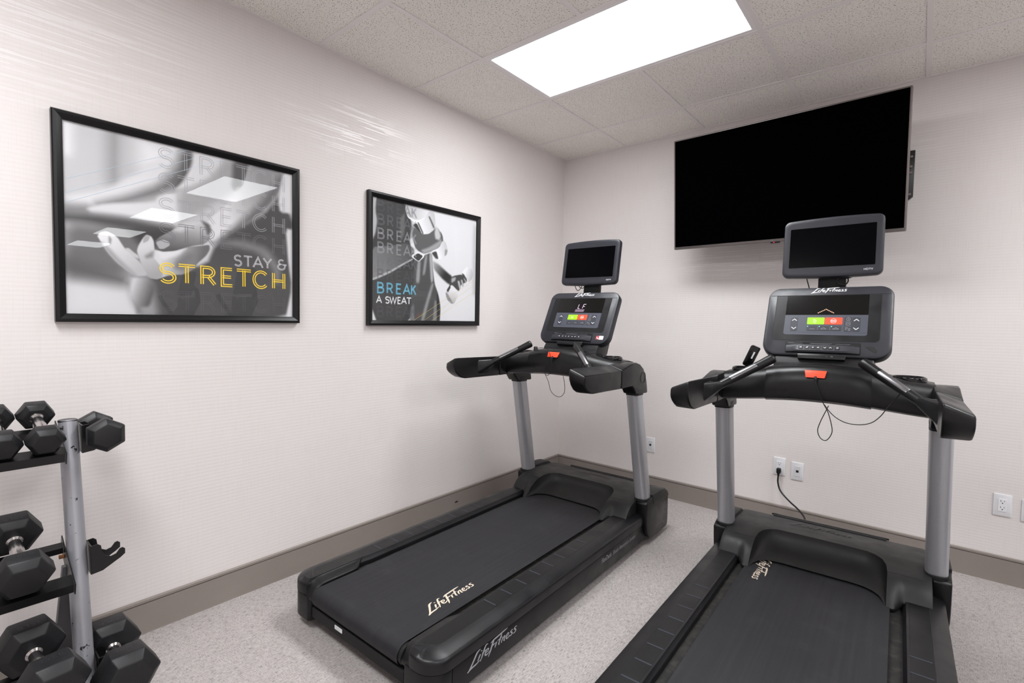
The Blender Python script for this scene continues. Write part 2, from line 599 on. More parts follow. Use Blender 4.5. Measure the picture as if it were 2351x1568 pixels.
def room():
    wl = structure(B().box(-.12, 0, RY - .12, .12, -.03, H + .12).done('wall_left', 'wallpaper', smooth=False))
    wb = structure(B().box(0, RX, 0, .12, -.03, H + .12).done('wall_back', 'wallpaper', smooth=False))
    structure(B().box(RX, RX + .12, RY - .12, .12, -.03, H + .12).done('wall_right', 'wallpaper', smooth=False))
    structure(B().box(0, RX, RY - .12, RY, -.03, H + .12).done('wall_front', 'wallpaper', smooth=False))
    tag(wl, 'long left wall in pale ribbed wallpaper with two framed posters')
    tag(wb, 'back wall in pale ribbed wallpaper behind the treadmills')
    fl = structure(B().box(0, RX, RY, 0, -.03, -.004).done('floor', 'deep_black', smooth=False))
    tag(fl, 'light grey woven carpet tiles')
    # carpet tiles, each cut to the room
    cache = {}
    xs = [0.0, .30]
    while xs[-1] + T < RX: xs.append(xs[-1] + T)
    xs.append(RX)
    ys = [-2.777 + k * T for k in range(-6, 6)]
    ys = [0.0] + sorted([y for y in ys if RY < y < -.02], reverse=True) + [RY]
    for i in range(len(xs) - 1):
        for j in range(len(ys) - 1):
            w, d = xs[i + 1] - xs[i], ys[j] - ys[j + 1]
            turned = xs[i] > 2.1
            key = (round(w, 4), round(d, 4), turned)
            m = cache.get(key)
            if m is None:
                o = B().prism(rrect(-w / 2 + .0001, w / 2 - .0001, -d / 2 + .0001, d / 2 - .0001, 0), -.0045, 0.0).done(
                    'carpet_tile', 'carpet_weave_turned' if turned else 'carpet_weave', fl, bevel=.0003, seg=1)
                cache[key] = o.data
            else:
                o = link(bpy.data.objects.new('carpet_tile', m), fl)
            o.location = ((xs[i] + xs[i + 1]) / 2, (ys[j] + ys[j + 1]) / 2, 0)
    # ceiling: slab, lay-in tiles, grid bars
    ce = structure(B().box(0, RX, RY, 0, H + .03, H + .12).done('ceiling', 'deep_black', smooth=False))
    tag(ce, 'suspended ceiling of speckled tiles in a white metal grid')
    lights = []
    holes = set()
    for rowy in (2, 6):
        for k in range(5):
            i0 = 1 + 4 * k
            if i0 + 2 < len(CELLS_X) and rowy + 1 < len(CELLS_Y):
                lights.append((i0, rowy))
                holes.add((i0, rowy)); holes.add((i0 + 1, rowy))
    cache = {}
    for i in range(len(CELLS_X) - 1):
        for j in range(len(CELLS_Y) - 1):
            if (i, j) in holes:
                continue
            w, d = CELLS_X[i + 1] - CELLS_X[i], CELLS_Y[j] - CELLS_Y[j + 1]
            key = (round(w, 4), round(d, 4))
            m = cache.get(key)
            if m is None:
                o = B().box(-w / 2 + .003, w / 2 - .003, -d / 2 + .003, d / 2 - .003, .0035, .02).done('ceiling_tile', 'ceiling_tile', ce, bevel=.0015, seg=1)
                cache[key] = o.data
            else:
                o = link(bpy.data.objects.new('ceiling_tile', m), ce)
            o.location = ((CELLS_X[i] + CELLS_X[i + 1]) / 2, (CELLS_Y[j] + CELLS_Y[j + 1]) / 2, H)
    for x in CELLS_X[1:-1]:
        y = 0.0
        b = B()
        i = CELLS_X.index(x)
        segs, cur = [], None
        for j in range(len(CELLS_Y) - 1):          # a bar stops where a light spans two cells
            inside = (i - 1, j) in holes and (i, j) in holes and (i - 1 - 1) % 4 == 0
            if not inside:
                cur = [CELLS_Y[j], CELLS_Y[j + 1]] if cur is None else [cur[0], CELLS_Y[j + 1]]
            elif cur:
                segs.append(cur); cur = None
        if cur: segs.append(cur)
        for a, c in segs:
            b.box(x - .012, x + .012, c, a, H - .0005, H + .0034)
        b.done('grid_bar', 'tee_white', ce, bevel=.0008, seg=1)
    for y in CELLS_Y[1:-1]:
        B().box(0, RX, y - .012, y + .012, H - .0003, H + .0033).done('grid_bar', 'tee_white', ce, bevel=.0008, seg=1)
    b = B()
    b.box(0, .02, RY, 0, H - .001, H + .003); b.box(0, RX, -.02, 0, H - .0012, H + .0032)
    b.box(RX - .02, RX, RY, 0, H - .001, H + .003); b.box(0, RX, RY, RY + .02, H - .0012, H + .0032)
    b.done('wall_angle', 'tee_white', ce)
    # baseboards: vinyl cove with a rounded top edge
    hb = .142
    prof = [(0, 0), (.013, 0), (.0115, .01), (.011, hb - .0175), (.006, hb - .0165), (.006, hb - .0135), (.0125, hb - .0125), (.0125, hb - .003), (.008, hb), (0, hb)]
    def run(name, fn, L, lab):
        b = B()
        b.loft([[fn(a, z, s) for a, z in prof] for s in (0.0, L)])
        o = b.done(name, 'baseboard_vinyl', ang=50)
        structure(o)
        tag(o, lab)
        return o
    bl = run('baseboard_left', lambda a, z, s: (a, -s, z), -RY, 'taupe vinyl baseboard along the left wall')
    run('baseboard_back', lambda a, z, s: (s, -a, z), RX, 'taupe vinyl baseboard along the back wall')
    run('baseboard_right', lambda a, z, s: (RX - a, -s, z), -RY, 'taupe vinyl baseboard along the far side wall')
    run('baseboard_front', lambda a, z, s: (s, RY + a, z), RX, 'taupe vinyl baseboard behind the camera')
    # small dark gouge in the vinyl
    g = B().lathe([(0.0001, .0), (.010, .0), (.011, .0006), (.0001, .0008)], 12, axis='x').done('gouge', 'outlet_dark', bl)
    g.scale = (1, 1.5, .55)
    g.location = (.0112, -1.253, .06)
    # ceiling lights
    n = 0
    proto = None
    names = {(1, 2): 'lit rectangular ceiling light nearest the corner above the treadmills'}
    for (i0, j) in lights:
        x0, x1, y1, y0 = CELLS_X[i0], CELLS_X[i0 + 2], CELLS_Y[j], CELLS_Y[j + 1]
        if proto is None:
            root = empty('ceiling_light', ((x0 + x1) / 2, (y0 + y1) / 2, H))
            w, d = (x1 - x0) / 2, (y1 - y0) / 2
            b = B()
            for (a0, a1, c0, c1) in ((-w + .004, w - .004, -d + .004, -d + .034), (-w + .004, w - .004, d - .034, d - .004), (-w + .004, -w + .034, -d + .034, d - .034), (w - .034, w - .004, -d + .034, d - .034)):
                b.box(a0, a1, c0, c1, .001, .02)
            b.done('frame', 'fixture_white', root, bevel=.002, seg=1)
            B().flat([(-w + .03, -d + .03), (-w + .03, d - .03), (w - .03, d - .03), (w - .03, -d + .03)], .008).done('diffuser', 'lit_diffuser', root, smooth=False, recalc=False)
            ld = bpy.data.lights.new('lamp', 'AREA')
            ld.shape = 'RECTANGLE'
            ld.size, ld.size_y = 2 * w - .06, 2 * d - .06
            ld.energy = LAMP_DOWN
            ld.color = (.965, .985, 1.0)
            ld.spread = math.radians(118)
            lo = link(bpy.data.objects.new('lamp', ld), root)
            lo.location = (0, 0, .007)
            proto = root
        else:
            root = copy_tree(proto)
            root.location = ((x0 + x1) / 2, (y0 + y1) / 2, H)
        lab = names.get((i0, j))
        if lab is None:
            if j == 2:
                k = (i0 - 1) // 4
                lab = ['', 'second', 'third', 'fourth', 'fifth'][k] + ' lit ceiling light from the corner, in the row mirrored in the large poster'
            else:
                k = (i0 - 1) // 4
                lab = ['first', 'second', 'third', 'fourth', 'fifth'][k] + ' lit ceiling light from the left wall in the row above the camera'
        tag(root, lab, 'ceiling light', 'rectangular ceiling lights')
room()

# ------------------------------------------------------------------ outlets and jacks on the back wall
def outlet(x, z, kind, label):
    r = empty('wall_outlet' if kind == 'duplex' else 'data_jack', (x, 0, z), (PI / 2, 0, 0))
    tag(r, label, 'outlet' if kind == 'duplex' else 'data jack', 'wall plates on the back wall')
    B().prism(rrect(-.035, .035, -.0575, .0575, .004), 0.0, .006).done('cover_plate', 'white_plastic', r, bevel=.0025, seg=2)
    if kind == 'duplex':
        ins = B().prism(rrect(-.0165, .0165, -.0335, .0335, .002), .005, .0078).done('receptacle', 'white_plastic', r, bevel=.0008, seg=1)
        for s in (-1, 1):
            b = B()
            b.box(-.0075, -.0055, s * .0165 + .001, s * .0165 + .009, .0077, .0081)
            b.box(.0055, .0075, s * .0165 + .002, s * .0165 + .008, .0077, .0081)
            b.prism(arc(0, s * .0165 - .006, .0027, .0027, 0, 330, 10), .0077, .0081)
            b.done('slots', 'outlet_dark', ins, smooth=False)
    else:
        ins = B().prism(rrect(-.0165, .0165, -.0335, .0335, .002), .005, .0074).done('insert', 'jack_grey', r, bevel=.0008, seg=1)
        B().prism(rrect(-.0075, .0075, -.0075, .0075, .0005), .0073, .0079).done('port', 'outlet_dark', ins, smooth=False)
    for s in (-1, 1):
        B().lathe([(.0001, .0058), (.0026, .0058), (.0026, .0066), (.0001, .0068)], 10, (0, s * .048, 0)).done('screw', 'white_plastic', r)
    return r
outlet(.860, .379, 'data', 'white data jack plate half hidden by the near post of the treadmill in the corner')
outlet(1.754, .398, 'duplex', 'white outlet with the black plug pushed into its lower socket')
outlet(1.858, .386, 'data', 'white data jack plate just right of the outlet with the plug')
outlet(2.796, .410, 'duplex', 'white outlet with two empty sockets right of the nearer treadmill')
outlet(2.901, .402, 'data', 'white plate cut off by the right edge of the photo')

# ------------------------------------------------------------------ television on its wall mount
def television():
    Wd, Hh = 1.24, .717
    r = empty('television', (1.727, -.341, 2.181), (PI / 2 - .0, 0, 0))
    r.rotation_euler = (Matrix.Rotation(-.038, 3, 'Z') @ Matrix.Rotation(.087, 3, 'X') @ Matrix.Rotation(PI / 2, 3, 'X')).to_euler()
    tag(r, 'large flat screen television tilted down from the back wall, switched off', 'television')
    # local: x right, y up, z towards the room
    w, h = Wd / 2, Hh / 2
    B().prism(rrect(-w, w, -h, h, .006), -.03, 0).done('bezel', 'tv_silver', r, bevel=.003, seg=2)
    B().prism(rrect(-w + .009, w - .009, -h + .017, h - .008, .002), -.002, .0012).done('screen', 'tv_black', r, bevel=.0004, seg=1)
    B().prism(rrect(-w * .82, w * .82, -h * .95, h * .55, .05), -.065, -.028).done('back_shell', 'deep_black', r, bevel=.015, seg=2)
    B().prism(rrect(-.02, .03, -h - .008, -h + .001, .003), -.022, -.004).done('sensor_bar', 'deep_black', r, bevel=.002)
    B().lathe([(.0001, .002), (.0024, .002), (.0024, -.002), (.0001, -.002)], 10, (.0, -h - .003, -.003)).done('standby_light', 'red_lamp', r)
    text('maker_mark', 'LG', .011, 'grey_print', r, (-.01, -h + .004, .0006), align='CENTER', spacing=1.1)
    m = empty('television_mount', (2.15, 0, 2.18), (PI / 2, 0, 0))
    tag(m, 'black swing arm wall mount showing past the right edge of the television', 'tv mount')
    b = B()
    b.prism([(-.2, -.125), (-.17, -.14), (.195, -.135), (.212, -.12), (.212, .135), (-.2, .135)], 0, .028)
    pl = b.done('wall_plate', 'rack_black', m, bevel=.002)
    for s in (.10, .045, .012, -.108):
        B().lathe([(.0001, .034), (.007, .034), (.008, .027), (.0001, .027)], 8, (.197, s, 0)).done('bolt', 'chrome', pl)
    B().loft([[(-.10 + a, -.05 + c, .02) for a, c in ((0, 0), (.06, 0), (.06, .1), (0, .1))],
              [(-.40 + a, -.05 + c, .17) for a, c in ((0, 0), (.06, 0), (.06, .1), (0, .1))]]).done('arm', 'rack_black', m, bevel=.004)
    B().loft([[(-.42 + a, -.045 + c, .16) for a, c in ((0, 0), (.06, 0), (.06, .09), (0, .09))],
              [(-.44 + a, -.045 + c, 0.262) for a, c in ((0, 0), (.06, 0), (.06, .09), (0, .09))]]).done('arm', 'rack_black', m, bevel=.004)
television()
# ================================================================== THE TWO POSTERS
# outlines of the grey shapes in the two black-and-white prints: (points as fractions of the print, grey, edge softness)
PRINT_STRETCH = [
 ([(0.002,1.003),(0.039,1.0),(0.036,0.826),(0.002,0.815)],240,0.03),
 ([(0.161,1.021),(0.206,1.021),(0.201,0.687),(0.157,0.691)],150,0.05),
 ([(0.206,1.021),(0.262,1.026),(0.26,0.787),(0.202,0.737)],198,0.04),
 ([(0.262,0.991),(0.434,0.997),(0.407,0.882),(0.271,0.825)],240,0.06),
 ([(0.001,0.605),(0.135,0.67),(0.308,0.844),(0.408,0.999),(0.483,0.987),(0.49,0.925),(0.452,0.805),(0.368,0.711),(0.223,0.633),(0.098,0.583),(0.0,0.558)],228,0.02),
 ([(0.098,0.586),(0.223,0.659),(0.343,0.75),(0.414,0.866),(0.444,0.991),(0.49,0.98),(0.483,0.886),(0.432,0.772),(0.355,0.7),(0.223,0.624)],110,0.035),
 ([(0.461,0.989),(0.49,0.98),(0.486,0.896),(0.432,0.772),(0.405,0.757),(0.452,0.878)],80,0.02),
 ([(0.494,0.99),(0.649,0.993),(0.555,0.832),(0.412,0.74),(0.452,0.805),(0.49,0.916)],225,0.012),
 ([(0.001,0.573),(0.092,0.582),(0.086,0.536),(0.0,0.511)],140,0.03),
 ([(0.081,0.563),(0.145,0.602),(0.33,0.649),(0.342,0.687),(0.387,0.72),(0.422,0.716),(0.427,0.555),(0.341,0.55),(0.177,0.552),(0.096,0.542)],226,0.012),
 ([(0.0,0.518),(0.096,0.535),(0.222,0.539),(0.43,0.518),(0.496,0.502),(0.364,0.427),(0.244,0.458),(0.08,0.486),(0.0,0.486)],60,0.03),
 ([(0.0,0.482),(0.244,0.485),(0.429,0.464),(0.315,0.383),(0.219,0.215),(-0.005,0.193)],108,0.05),
 ([(0.221,0.481),(0.469,0.508),(0.364,0.427),(0.327,0.376),(0.273,0.394)],48,0.025),
 ([(-0.005,0.171),(0.217,0.155),(0.269,-0.016),(-0.008,-0.021)],215,0.08),
 ([(-0.002,0.313),(0.207,0.223),(0.229,0.165),(-0.005,0.202)],85,0.05),
 ([(0.65,0.997),(0.757,1.001),(0.724,0.839),(0.589,0.71),(0.497,0.605),(0.43,0.546),(0.428,0.727),(0.555,0.832)],170,0.03),
 ([(0.679,0.997),(0.764,1.004),(0.744,0.855),(0.671,0.807)],85,0.02),
 ([(0.224,0.216),(0.325,0.226),(0.551,0.323),(0.588,0.442),(0.677,0.553),(0.837,0.686),(0.931,0.851),(0.966,0.945),(0.957,0.795),(1.001,0.644),(0.974,0.427),(1.001,0.215),(0.964,-0.014),(0.262,-0.024)],66,0.015),
 ([(0.224,0.208),(0.314,0.225),(0.342,-0.014),(0.269,-0.016),(0.231,0.105)],150,0.03),
 ([(0.76,1.003),(0.944,1.001),(0.918,0.848),(0.812,0.68),(0.677,0.563),(0.573,0.459),(0.549,0.531),(0.559,0.599),(0.64,0.701),(0.724,0.839)],(228,150,0.636,0.708,0.853,0.794),0.008),
 ([(0.953,0.999),(0.921,0.849),(0.796,0.646),(0.669,0.533),(0.602,0.474),(0.716,0.62),(0.837,0.787),(0.895,0.926)],105,0.03),
 ([(0.944,1.001),(1.011,0.999),(1.011,0.727),(0.926,0.72),(0.913,0.795)],226,0.012),
 ([(0.957,0.615),(1.011,0.62),(1.009,-0.014),(0.955,-0.014),(0.992,0.213),(0.969,0.425)],224,0.012),
 ([(0.566,0.458),(0.714,0.506),(0.86,0.464),(0.929,0.336),(0.912,0.218),(0.878,0.341),(0.794,0.434),(0.676,0.451)],125,0.03),
 ([(0.234,0.216),(0.288,0.218),(0.316,0.203),(0.324,0.149),(0.304,0.054),(0.259,0.046),(0.228,0.104),(0.227,0.162)],(205,85,0.242,0.171,0.317,0.142),0.012),
 ([(0.322,0.38),(0.345,0.377),(0.423,0.401),(0.464,0.418),(0.516,0.43),(0.562,0.444),(0.564,0.415),(0.548,0.377),(0.505,0.32),(0.489,0.283),(0.448,0.25),(0.383,0.238),(0.344,0.216),(0.316,0.23),(0.307,0.283)],(218,105,0.355,0.357,0.516,0.307),0.005),
 ([(0.412,0.323),(0.464,0.38),(0.495,0.377),(0.484,0.319),(0.443,0.272),(0.408,0.282)],120,0.02),
 ([(0.336,0.376),(0.423,0.398),(0.464,0.414),(0.423,0.36),(0.355,0.323)],228,0.012),
 ([(0.327,0.428),(0.347,0.458),(0.404,0.509),(0.435,0.549),(0.481,0.583),(0.533,0.59),(0.563,0.566),(0.571,0.532),(0.562,0.472),(0.537,0.444),(0.49,0.428),(0.454,0.41),(0.409,0.385),(0.36,0.373),(0.336,0.381)],(190,88,0.435,0.542,0.423,0.394),0.004),
 ([(0.404,0.505),(0.445,0.55),(0.491,0.578),(0.544,0.585),(0.517,0.555),(0.465,0.526),(0.435,0.501)],208,0.014),
 ([(0.528,0.585),(0.563,0.57),(0.571,0.532),(0.555,0.501),(0.544,0.556)],84,0.012),
 ([(0.331,0.425),(0.365,0.447),(0.387,0.434),(0.389,0.414),(0.364,0.39),(0.345,0.387)],178,0.003),
 ([(0.212,0.373),(0.227,0.376),(0.244,0.356),(0.262,0.339),(0.264,0.319),(0.244,0.329),(0.222,0.346)],200,0.004),
 ([(0.114,0.424),(0.126,0.445),(0.147,0.454),(0.172,0.441),(0.188,0.424),(0.201,0.394),(0.216,0.364),(0.253,0.323),(0.28,0.28),(0.293,0.229),(0.256,0.222),(0.226,0.242),(0.182,0.289),(0.149,0.341),(0.126,0.395)],(236,188,0.142,0.43,0.261,0.252),0.004),
 ([(0.126,0.395),(0.149,0.341),(0.182,0.289),(0.226,0.242),(0.256,0.222),(0.239,0.249),(0.192,0.309),(0.154,0.368)],162,0.012),
 ([(0.155,0.431),(0.165,0.414),(0.16,0.381),(0.154,0.4)],150,0.006),
 ([(0.264,0.398),(0.281,0.44),(0.295,0.462),(0.314,0.455),(0.324,0.431),(0.327,0.38),(0.32,0.339),(0.335,0.314),(0.354,0.282),(0.358,0.228),(0.335,0.209),(0.302,0.216),(0.284,0.26),(0.264,0.331),(0.257,0.364)],(216,165,0.281,0.387,0.337,0.246),0.004),
 ([(0.289,0.341),(0.322,0.373),(0.32,0.337),(0.294,0.327)],138,0.012),
 ([(0.283,0.441),(0.295,0.459),(0.309,0.451),(0.302,0.427),(0.281,0.41)],170,0.004),
]
PRINT_BREAK = [
 ([(-0.007,1.0),(0.294,1.006),(0.338,0.823),(0.317,0.671),(0.374,0.521),(0.365,0.371),(0.351,-0.01),(-0.009,-0.014)],58,0.008),
 ([(-0.001,1.003),(0.037,1.003),(0.032,0.887),(0.046,0.809),(0.031,0.7),(-0.002,0.63)],185,0.01),
 ([(0.229,0.859),(0.273,0.923),(0.271,0.74),(0.239,0.671)],100,0.012),
 ([(0.337,0.823),(0.361,0.816),(0.342,0.711),(0.319,0.724)],150,0.008),
 ([(0.357,0.529),(0.408,0.56),(0.524,0.621),(0.535,0.491),(0.556,0.341),(0.595,0.25),(0.619,0.131),(0.612,-0.016),(0.337,-0.019),(0.335,0.186),(0.358,0.35)],76,0.006),
 ([(0.391,0.524),(0.42,0.544),(0.411,0.339),(0.376,0.336)],150,0.012),
 ([(0.461,0.583),(0.486,0.596),(0.463,0.417),(0.436,0.406)],140,0.01),
 ([(0.499,0.604),(0.526,0.619),(0.544,0.366),(0.519,0.347)],168,0.01),
 ([(0.527,0.347),(0.551,0.341),(0.485,0.109),(0.45,-0.017),(0.423,-0.017),(0.466,0.15)],140,0.012),
 ([(0.557,0.197),(0.58,0.181),(0.579,-0.017),(0.541,-0.017)],128,0.01),
 ([(0.331,0.111),(0.361,0.154),(0.372,-0.019),(0.324,-0.019)],118,0.012),
 ([(0.579,0.266),(0.604,0.199),(0.612,0.061),(0.59,-0.009),(0.582,0.156)],42,0.006),
 ([(-0.007,0.589),(0.19,0.633),(0.288,0.671),(0.361,0.627),(0.352,0.54),(0.273,0.493),(0.154,0.409),(0.046,0.349),(-0.005,0.324)],(128,84,0.038,0.436,0.288,0.631),0.008),
 ([(-0.005,0.337),(0.046,0.359),(0.152,0.419),(0.273,0.5),(0.344,0.543),(0.35,0.534),(0.273,0.483),(0.154,0.399),(0.046,0.34),(-0.005,0.321)],178,0.005),
 ([(0.338,0.743),(0.358,0.819),(0.433,0.776),(0.495,0.787),(0.548,0.846),(0.586,0.844),(0.625,0.791),(0.634,0.733),(0.598,0.673),(0.515,0.627),(0.452,0.599),(0.403,0.611),(0.369,0.639),(0.353,0.689)],92,0.006),
 ([(0.558,0.864),(0.589,0.841),(0.613,0.781),(0.599,0.741),(0.559,0.747),(0.55,0.796)],195,0.012),
 ([(0.421,0.626),(0.496,0.661),(0.587,0.726),(0.625,0.763),(0.623,0.714),(0.579,0.661),(0.506,0.626),(0.448,0.601)],158,0.012),
 ([(0.336,0.887),(0.431,0.874),(0.492,0.986),(0.547,0.98),(0.56,0.866),(0.546,0.827),(0.495,0.78),(0.434,0.766),(0.387,0.824)],(240,196,0.405,0.836,0.552,0.923),0.004),
 ([(0.345,0.829),(0.379,0.857),(0.426,0.773),(0.402,0.789)],52,0.004),
 ([(0.384,0.859),(0.398,0.866),(0.447,0.773),(0.434,0.77)],92,0.004),
 ([(0.488,0.933),(0.502,0.939),(0.551,0.851),(0.54,0.833)],105,0.006),
 ([(0.275,0.954),(0.287,1.013),(0.318,1.031),(0.403,1.023),(0.494,1.01),(0.486,0.967),(0.457,0.923),(0.414,0.889),(0.362,0.876),(0.311,0.893),(0.284,0.92)],(186,224,0.301,0.984,0.466,0.946),0.004),
 ([(0.284,0.92),(0.311,0.893),(0.362,0.876),(0.414,0.889),(0.459,0.921),(0.45,0.906),(0.405,0.871),(0.353,0.863),(0.303,0.883)],240,0.003),
 ([(0.515,0.627),(0.598,0.673),(0.635,0.756),(0.667,0.726),(0.687,0.656),(0.668,0.607),(0.599,0.564),(0.561,0.569)],(236,200,0.589,0.624,0.675,0.671),0.005),
 ([(0.522,0.617),(0.57,0.639),(0.592,0.571),(0.564,0.569)],66,0.006),
 ([(0.657,0.669),(0.684,0.664),(0.673,0.619),(0.654,0.607)],150,0.008),
 ([(0.608,0.827),(0.632,0.784),(0.637,0.743),(0.622,0.73),(0.616,0.781)],88,0.005),
 ([(0.333,0.566),(0.395,0.617),(0.456,0.587),(0.447,0.563),(0.4,0.52),(0.342,0.55)],234,0.003),
 ([(0.348,0.56),(0.395,0.597),(0.443,0.577),(0.4,0.524)],60,0.003),
 ([(0.534,0.547),(0.591,0.524),(0.688,0.453),(0.733,0.426),(0.728,0.36),(0.699,0.349),(0.621,0.403),(0.548,0.473)],(165,42,0.548,0.519,0.658,0.427),0.012),
 ([(0.708,0.397),(0.748,0.431),(0.839,0.454),(0.895,0.423),(0.895,0.387),(0.831,0.354),(0.811,0.289),(0.77,0.314),(0.729,0.347),(0.709,0.319)],66,0.006),
 ([(0.728,0.409),(0.778,0.423),(0.768,0.386),(0.728,0.363)],168,0.008),
 ([(0.791,0.389),(0.816,0.391),(0.833,0.326),(0.816,0.307)],178,0.005),
 ([(0.827,0.401),(0.846,0.406),(0.864,0.347),(0.85,0.331)],172,0.005),
 ([(0.859,0.421),(0.878,0.423),(0.895,0.387),(0.883,0.376)],162,0.005),
 ([(0.837,0.467),(0.859,0.494),(0.891,0.531),(0.947,0.521),(0.972,0.476),(0.96,0.427),(0.92,0.381),(0.89,0.43)],(238,188,0.881,0.486,0.956,0.447),0.005),
 ([(0.837,0.467),(0.866,0.457),(0.901,0.394),(0.882,0.403)],58,0.005),
 ([(0.669,0.273),(0.709,0.331),(0.741,0.343),(0.809,0.281),(0.798,0.243),(0.761,0.17),(0.736,0.166),(0.689,0.201),(0.668,0.237)],(228,182,0.749,0.296,0.732,0.189),0.005),
 ([(0.667,0.267),(0.681,0.273),(0.746,0.18),(0.736,0.166),(0.689,0.201)],138,0.006),
 ([(0.678,0.29),(0.713,0.343),(0.721,0.32),(0.693,0.271)],58,0.005),
 ([(0.959,0.939),(1.007,0.939),(1.014,0.249),(0.96,0.276)],196,0.025),
]

def paint(shapes, base, nx, ny, aspect):
    """soft polygons laid over each other: a grey picture as an array of nx x ny values"""
    X, Y = np.meshgrid(np.linspace(0, 1, nx), np.linspace(0, 1, ny))
    img = np.full(X.shape, float(base))
    for pts, g, soft in shapes:
        P = np.array(pts) * (1.0, aspect)
        N = np.roll(P, -1, 0)                    # round the corners a little
        P = np.stack([.84 * P + .16 * N, .16 * P + .84 * N], 1).reshape(-1, 2)
        if isinstance(g, tuple):                 # tone running between two points
            g0, g1, ua, va, ub, vb = g
            du, dv = ub - ua, (vb - va) * aspect
            k = np.clip(((X - ua) * du + (Y - va) * aspect * dv) / (du * du + dv * dv), 0, 1)
            g = g0 + (g1 - g0) * k
        px, py = X, Y * aspect
        inside = np.zeros(X.shape, bool)
        dist = np.full(X.shape, 9.0)
        n = len(P)
        for i in range(n):
            ax, ay = P[i]
            bx, by = P[(i + 1) % n]
            ex, ey = bx - ax, by - ay
            t = np.clip(((px - ax) * ex + (py - ay) * ey) / (ex * ex + ey * ey + 1e-12), 0, 1)
            dist = np.minimum(dist, np.hypot(px - ax - t * ex, py - ay - t * ey))
            cond = ((ay > py) != (by > py))
            with np.errstate(divide='ignore', invalid='ignore'):
                inside ^= cond & (px < ex * (py - ay) / (ey if ey != 0 else 1e-12) + ax)
        d = np.where(inside, dist, -dist)
        s = max(soft, .002)
        a = np.clip(d / (2 * s) + .5, 0, 1)
        a = a * a * (3 - 2 * a)
        img = img * (1 - a) + g * a
    return img

def print_mesh(name, img, x0, x1, y0, y1, z, parent):
    ny, nx = img.shape
    xs, ys = np.linspace(x0, x1, nx), np.linspace(y0, y1, ny)
    co = np.zeros((ny, nx, 3)); co[..., 0] = xs[None, :]; co[..., 1] = ys[:, None]; co[..., 2] = z
    idx = np.arange(nx * ny).reshape(ny, nx)
    q = np.stack([idx[:-1, :-1], idx[:-1, 1:], idx[1:, 1:], idx[1:, :-1]], -1).reshape(-1, 4)
    me = bpy.data.meshes.new(name)
    me.from_pydata(co.reshape(-1, 3).tolist(), [], q.tolist())
    at = me.color_attributes.new('ink', 'FLOAT_COLOR', 'POINT')
    s = img.reshape(-1) / 255.0
    l = np.where(s <= .04045, s / 12.92, ((s + .055) / 1.055) ** 2.4)
    rgba = np.stack([l * .985, l * .985, l * 1.02, np.ones_like(l)], -1)
    at.data.foreach_set('color', rgba.reshape(-1).astype(np.float32))
    me.materials.append(MAT['photo_print'])
    o = bpy.data.objects.new(name, me)
    link(o, parent)
    return o

POSTER_ROT = Matrix(((0, 0, 1), (1, 0, 0), (0, 1, 0))).to_euler()   # x along the wall, y up, z into the room

def poster(cy, cz, label, shapes, base, words):
    Wf, Hf, bw = .908, .762, .031
    r = empty('framed_poster', (0, cy, cz), POSTER_ROT)
    tag(r, label, 'poster', 'framed posters on the left wall')
    w, h = Wf / 2, Hf / 2
    prof = [(0, 0), (0, .026), (.004, .030), (.012, .031), (.020, .027), (bw, .019), (bw, 0)]
    def rail(p0, p1, n0, n1):
        # mitred moulding between two outer corners, n: direction to the inner corner
        rings = [[(p[0] + n[0] * a, p[1] + n[1] * a, z) for a, z in prof] for p, n in ((p0, n0), (p1, n1))]
        B().loft(rings).done('frame_rail', 'frame_black', r, ang=28)
    rail((-w, -h), (w, -h), (1, 1), (-1, 1))
    rail((w, -h), (w, h), (-1, 1), (-1, -1))
    rail((w, h), (-w, h), (-1, -1), (1, -1))
    rail((-w, h), (-w, -h), (1, -1), (1, 1))
    B().box(-w + .01, w - .01, -h + .01, h - .01, .001, .009).done('backing_board', 'deep_black', r, smooth=False)
    x0, x1, y0, y1 = -w + bw - .004, w - bw + .004, -h + bw - .004, h - bw + .004
    img = paint(shapes, base, 400, 332, (y1 - y0) / (x1 - x0))
    pr = print_mesh('print', img, x0, x1, y0, y1, .0105, r)
    U = lambda u: x0 + u * (x1 - x0)
    V = lambda v: y0 + v * (y1 - y0)
    words(pr, U, V)
    B().prism([(x0, y0), (x1, y0), (x1, y1), (x0, y1)], .0135, .0155).done('glass_pane', 'clear_glass', r, smooth=False)
    return r

plain('ghost_light', (180, 181, 186), .6)
plain('ghost_mid', (118, 118, 124), .6)
plain('ghost_dark', (84, 84, 90), .6)
plain('blue_line', (196, 224, 240), .6)
plain('gold_line', (226, 200, 110), .6)

